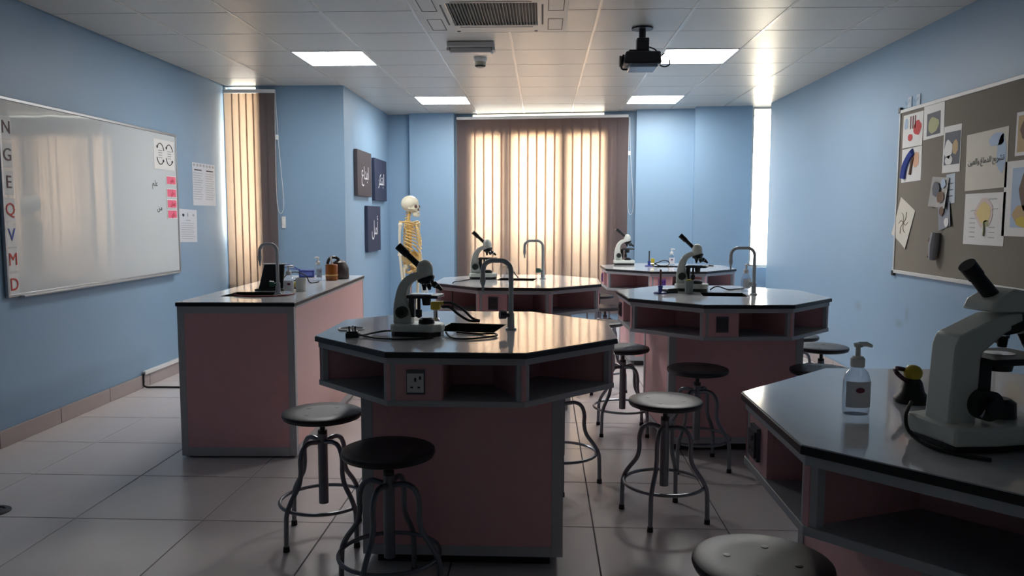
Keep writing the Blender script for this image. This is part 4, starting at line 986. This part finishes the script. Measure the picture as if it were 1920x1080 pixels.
# table before the wide blind: cord hanging over the edge, small flask items
tag(MB().tube(spline([(-0.56, 6.02, TH+0.006), (-0.62, 5.83, TH+0.006), (-0.655, 5.705, TH+0.008), (-0.66, 5.685, TH-0.03), (-0.658, 5.685, TH-0.2), (-0.65, 5.70, 0.52)], 8), 0.004, 8).build('loose_cable', CABLE), 'black cord hanging over the table edge before the blind', 'cable')
t = thing('flask_stand', 'small pale wire stand with flask beside the far microscope', 'stand', (-0.285, 6.22, TH), 0)
MB().lathe([(0.03, 0), (0.034, 0.012), (0.02, 0.04), (0.010, 0.055), (0.010, 0.085)], 16).build('flask', CLEAR, t)
MB().tube(spline([(-0.05, 0, 0.01), (-0.04, 0, 0.08), (0.0, 0.01, 0.095), (0.05, 0, 0.06), (0.07, -0.01, 0.03)], 6), 0.004, 8).build('wire', mat('beige_wire', (186, 176, 150), 0.5), t)
MB().tube(spline([(0.0, -0.02, 0.09), (0.05, -0.02, 0.05), (0.09, -0.02, 0.006)], 6), 0.004, 8).build('cable', CABLE, t)
# table at the right edge: dark burner with yellow knob and red hose, microscope cord
t = thing('gas_burner', 'dark gas burner with yellow knob behind the angular microscope', 'burner', (0.985, 2.09, TH), 0.2, 'bunsen burners')
MB().lathe([(0.045, 0), (0.046, 0.01), (0.03, 0.03), (0.024, 0.055), (0.014, 0.07)], 20).build('base', MICBLK, t)
MB().ball((0.0, 0, 0.078), 0.024, 0.024, 0.022, 14, 8).build('knob', YELLOW, t)
MB().tube(spline([(-0.005, 0, 0.05), (-0.045, -0.02, 0.07), (-0.07, -0.03, 0.088), (-0.05, 0.0, 0.092), (-0.015, 0.01, 0.085)], 6), 0.006, 8).build('hose', mat('dark_red_hose', (74, 30, 44), 0.4), t)
tag(MB().tube(spline([(0.834, 1.77, TH+0.075), (0.804, 1.73, TH+0.05), (0.804, 1.70, TH+0.02), (0.828, 1.635, TH+0.006), (0.90, 1.565, TH+0.006)], 8), 0.0042, 8).build('loose_cable', CABLE), 'black cord looped at the left of the angular microscope base', 'cable')
tag(MB().tube(spline([(1.018, 1.615, TH+0.085), (1.018, 1.602, TH+0.065), (1.00, 1.572, TH+0.03), (0.97, 1.55, TH+0.008), (0.945, 1.51, TH+0.006), (0.905, 1.44, TH+0.005), (0.878, 1.383, TH+0.004), (0.872, 1.372, TH-0.03), (0.87, 1.372, TH-0.25)], 8), 0.0042, 8).build('loose_cable', CABLE), 'long black cord trailing over the right table edge', 'cable')

# demonstration bench: laptop screen, cables, boxes, amber jar
t = thing('laptop_stand', 'black tilted screen standing behind the bench faucet', 'screen', (-1.79, 5.12, TH), 0.1)
MB().slab([(-0.10, 0.0), (-0.055, 0.17)], [(0.065, 0.0), (0.075, 0.17)], -0.012, 0.012).build('panel', MICBLK, t, bevel=0.004)
MB().box(-0.11, 0.08, -0.06, 0.06, 0.0, 0.012).build('foot', MICBLK, t, bevel=0.003)
MB().box(-0.065, 0.085, -0.02, 0.02, 0.17, 0.176).build('top_edge', GREYTRIM, t)
tag(MB().tube(spline([(-1.90, 4.72, TH+0.006), (-1.80, 4.66, TH+0.005), (-1.70, 4.66, TH+0.005), (-1.60, 4.72, TH+0.005), (-1.56, 4.80, TH+0.006), (-1.58, 4.9, TH+0.006)], 8), 0.005, 8).build('red_lead', mat('red_lead', (120, 40, 52), 0.5)), 'dark red lead curling round the bench faucet', 'cable')
t = thing('meter_box', 'small blue box with cable on demonstration bench', 'box', (-1.90, 6.22, TH), 0.2)
MB().box(-0.06, 0.06, -0.04, 0.04, 0, 0.06).build('case', BLUEP, t, bevel=0.006)
MB().box(-0.045, 0.045, -0.042, -0.04, 0.015, 0.045).build('face', mat('blue_face', (90, 110, 190), 0.4), t)
MB().tube(spline([(-0.05, 0, 0.05), (-0.12, -0.02, 0.10), (-0.18, -0.05, 0.10), (-0.14, -0.08, 0.08), (-0.05, -0.03, 0.065)], 6), 0.004, 8).build('cable', BLUEP, t)
tag(MB().tube(spline([(-1.86, 5.45, TH+0.005), (-1.83, 5.5, TH+0.07), (-1.78, 5.55, TH+0.09), (-1.72, 5.6, TH+0.06), (-1.70, 5.64, TH+0.006), (-1.66, 5.72, TH+0.006)], 8), 0.0045, 8).build('arched_cable', CABLE), 'dark arched cable on demonstration bench', 'cable')
tag(MB().box(-0.035, 0.035, -0.02, 0.02, 0, 0.035).tube([(0.03, 0, 0.02), (0.06, 0, 0.03)], 0.008, 8).build('yellow_clip', YELLOW, loc=(-1.73, 5.36, TH), rotz=0.3, bevel=0.003), 'yellow clip behind the white mug on the bench', 'clip')
t = thing('amber_jar', 'amber jar with white applicator at the far bench end', 'jar', (-1.625, 5.95, TH), 0)
MB().lathe([(0.0, 0), (0.045, 0), (0.047, 0.005), (0.047, 0.115), (0.043, 0.122), (0.0, 0.122)], 24).build('jar', AMBER, t)
MB().lathe([(0.0475, 0.035), (0.048, 0.037), (0.048, 0.043), (0.0475, 0.045)], 24).build('band', mat('gold_band', (214, 176, 110), 0.3, metal=0.4), t)
MB().cyl((0.005, 0, 0.12), (-0.005, 0, 0.18), 0.008).build('applicator', WHITE, t)
t = thing('dark_case', 'dark brown rounded case behind the amber jar', 'case', (-1.60, 6.09, TH), 0.1)
MB().lathe([(0.07, 0), (0.075, 0.01), (0.072, 0.08), (0.05, 0.13), (0.02, 0.15), (0.0, 0.152)], 24).build('shell', mat('dark_brown', (62, 52, 48), 0.45), t)
MB().tube(spline([(-0.09, -0.02, 0.12), (-0.07, -0.03, 0.16), (-0.03, -0.03, 0.17), (0.0, -0.02, 0.15)], 6), 0.012, 8).build('strap', MICBLK, t)

# ------------------------------------------------------------------ skeleton model
sk = thing('skeleton_model', 'life-size plastic human skeleton model standing by the back wall', 'skeleton', (-1.32, 7.75, 0), -0.35)
# local +x = facing direction, y = left side, z up
MB().tube([(0, 0, 0.04), (0, 0, 0.93)], 0.012).build('stand_pole', CHROME, sk)
MB().lathe([(0.0, 0.03), (0.05, 0.03), (0.06, 0.05), (0.0, 0.055)], 20).build('stand_hub', DKMETAL, sk)
for k in range(5):
    a = 2*PI*k/5; g = MB().tube([(0, 0, 0.045), (0.26*math.cos(a), 0.26*math.sin(a), 0.04)], 0.014, 8).build('stand_leg', DKMETAL, sk)
    MB().cyl((0.26*math.cos(a), 0.26*math.sin(a)-0.01, 0.02), (0.26*math.cos(a), 0.26*math.sin(a)+0.01, 0.02), 0.02).build('caster', RUBBER, g)
# skull
scl = MB().ball((0.0, 0, 1.525), 0.092, 0.072, 0.080, 24, 16).ball((0.045, 0, 1.485), 0.052, 0.052, 0.055, 18, 12).build('skull', CREAM, sk)
MB().slab([(0.03, 1.455), (0.05, 1.405), (0.06, 1.395)], [(0.085, 1.455), (0.098, 1.42), (0.095, 1.395)], -0.036, 0.036).build('jaw', CREAM, scl, bevel=0.012)
for s in (-1, 1):
    MB().ball((0.083, s*0.028, 1.497), 0.014, 0.017, 0.016, 12, 8).build('eye_socket', INKD, scl)
    MB().tube([(0.02, s*0.068, 1.478), (0.06, s*0.064, 1.474), (0.085, s*0.045, 1.468)], 0.008, 8).build('cheekbone', CREAM, scl)
MB().ball((0.094, 0, 1.468), 0.008, 0.010, 0.014, 10, 6).build('nose_opening', INKD, scl)
MB().box(0.078, 0.100, -0.024, 0.024, 1.432, 1.446).build('teeth', CREAM, scl, bevel=0.003)
# spine
mb = MB(); 
def spx(z): return -0.03+0.03*math.sin((z-0.95)*6.5) if z < 1.36 else -0.03+0.03*math.sin(0.41*6.5)+(z-1.36)*0.25
z = 0.96
while z < 1.47:
    r = 0.024-0.010*(z-0.96)/0.5
    mb.cyl((spx(z), 0, z), (spx(z), 0, z+0.020), r, r*0.95, 12); mb.tube([(spx(z)-0.01, 0, z+0.012), (spx(z)-0.045, 0, z-0.004)], 0.006, 6)
    mb.cyl((spx(z), 0, z+0.019), (spx(z), 0, z+0.027), r*0.82, seg=10); z += 0.0265
mb.build('spine', BONE, sk)
# ribs: each pair its own part
for k in range(11):
    zt_ = 1.355-k*0.027; w = 0.075+0.055*math.sin(min(1, (k+1)/7)*PI/2)-(0.012*max(0, k-7)); dpt = 0.055+0.055*math.sin(min(1, (k+1.5)/7)*PI/2)
    drop = 0.05+0.006*k
    for s in (-1, 1):
        pts = []
        end = 165 if k < 7 else 165-22*(k-6)
        for q in range(0, 11):
            a = math.radians(end*q/10)
            pts.append((-0.03+0.01+dpt*0.55*(1-math.cos(a))*1.0-0.02*math.sin(a), s*w*math.sin(a)**0.8 if a > 0 else 0, zt_-drop*(q/10)**1.2))
        MB().tube(spline(pts, 2), 0.0068, 6).build('rib', BONE, sk)
MB().slab([(0.058, 1.315), (0.085, 1.24), (0.098, 1.12)], [(0.070, 1.315), (0.097, 1.24), (0.108, 1.12)], -0.02, 0.02).build('sternum', BONE, sk, bevel=0.004)
for s in (-1, 1):
    MB().tube(spline([(0.06, s*0.015, 1.325), (0.065, s*0.07, 1.335), (0.03, s*0.12, 1.345), (0.0, s*0.165, 1.345)], 5), 0.009, 8).build('clavicle', BONE, sk)
    MB().raw([(-0.075, s*0.06, 1.33), (-0.03, s*0.15, 1.335), (-0.07, s*0.09, 1.19), (-0.083, s*0.06, 1.33), (-0.038, s*0.15, 1.335), (-0.078, s*0.09, 1.19)],
             [(0, 1, 2), (5, 4, 3), (0, 3, 4, 1), (1, 4, 5, 2), (2, 5, 3, 0)]).tube([(-0.07, s*0.06, 1.315), (-0.03, s*0.15, 1.345), (-0.005, s*0.178, 1.348)], 0.010, 8).build('scapula', BONE, sk)
    MB().ball((-0.005, s*0.178, 1.318), 0.024, 0.024, 0.024, 14, 10).tube([(-0.005, s*0.182, 1.31), (-0.008, s*0.19, 1.24), (-0.008, s*0.195, 1.12), (-0.005, s*0.198, 1.045), (-0.003, s*0.198, 1.02)], [0.018, 0.013, 0.011, 0.015, 0.024], 10).build('humerus', CREAM, sk)
    MB().tube([(0.0, s*0.205, 1.02), (0.015, s*0.212, 0.93), (0.03, s*0.215, 0.80), (0.033, s*0.215, 0.77)], [0.012, 0.009, 0.008, 0.012], 8).tube([(-0.008, s*0.19, 1.03), (0.0, s*0.192, 0.92), (0.018, s*0.197, 0.77)], [0.015, 0.009, 0.008], 8).build('forearm', CREAM, sk)
    hd = MB(); hd.ball((0.035, s*0.205, 0.745), 0.022, 0.020, 0.018, 12, 8)
    for q in range(5):
        yo = -0.02+0.01*q; ln = [0.06, 0.085, 0.095, 0.088, 0.07][q]
        hd.tube([(0.035+yo*0.8, s*0.205, 0.735), (0.042+yo*1.6, s*0.205, 0.735-ln), (0.05+yo*1.8, s*0.202, 0.735-ln*1.75)], [0.0055, 0.005, 0.0035], 6)
    hd.build('hand', CREAM, sk)
    # pelvis wing
    wing = [(0.055, 0.030, 0.90), (-0.065, 0.045, 0.955), (-0.07, 0.09, 1.03), (-0.015, 0.128, 1.055), (0.045, 0.128, 1.02), (0.06, 0.10, 0.96)]
    ctr = Vector((0.0, 0.085, 0.96)); vs = [(x_, s*y_, z_) for x_, y_, z_ in wing]+[(x_-0.008, s*(y_-0.012), z_) for x_, y_, z_ in wing]
    pv = MB().raw(vs+[(ctr.x, s*ctr.y+s*0.012, ctr.z), (ctr.x, s*ctr.y-s*0.004, ctr.z)], [(i, (i+1) % 6, 12) for i in range(6)]+[((i+1) % 6+6, i+6, 13) for i in range(6)]+[(i, i+6, (i+1) % 6+6, (i+1) % 6) for i in range(6)])
    pv.tube(spline([(0.05, s*0.09, 0.93), (0.07, s*0.05, 0.905), (0.075, s*0.006, 0.895), (0.05, s*0.03, 0.87), (0.01, s*0.06, 0.845), (-0.02, s*0.075, 0.87), (0.0, s*0.09, 0.92)], 4), 0.013, 8).build('pelvis', BONE, sk)
    MB().ball((0.0, s*0.105, 0.905), 0.024, 0.024, 0.024, 14, 10).tube([(0.0, s*0.105, 0.905), (0.0, s*0.145, 0.885), (0.005, s*0.145, 0.80), (0.012, s*0.115, 0.60), (0.005, s*0.095, 0.50), (0.0, s*0.092, 0.47)], [0.018, 0.022, 0.017, 0.0145, 0.022, 0.032], 10).build('femur', CREAM, sk)
    MB().ball((0.038, s*0.092, 0.475), 0.012, 0.022, 0.024, 12, 8).build('kneecap', CREAM, sk)
    MB().tube([(0.0, s*0.09, 0.45), (0.0, s*0.09, 0.41), (0.0, s*0.088, 0.25), (-0.005, s*0.085, 0.10), (-0.005, s*0.085, 0.07)], [0.030, 0.018, 0.0125, 0.013, 0.02], 10).tube([(-0.02, s*0.118, 0.42), (-0.02, s*0.116, 0.25), (-0.012, s*0.108, 0.07)], [0.011, 0.007, 0.011], 8).build('shin', CREAM, sk)
    ft = MB(); ft.ball((-0.025, s*0.09, 0.05), 0.035, 0.024, 0.026, 12, 8)
    for q in range(5): ft.tube([(0.0, s*0.09, 0.055), (0.07, s*(0.075+0.013*q), 0.04), (0.135-0.008*q, s*(0.068+0.018*q), 0.022)], [0.010, 0.007, 0.006], 6)
    ft.build('foot', CREAM, sk)
MB().slab([(-0.075, 1.0), (-0.07, 0.93), (-0.05, 0.87)], [(-0.02, 1.0), (-0.045, 0.93), (-0.042, 0.87)], -0.035, 0.035).build('sacrum', BONE, sk, bevel=0.006)
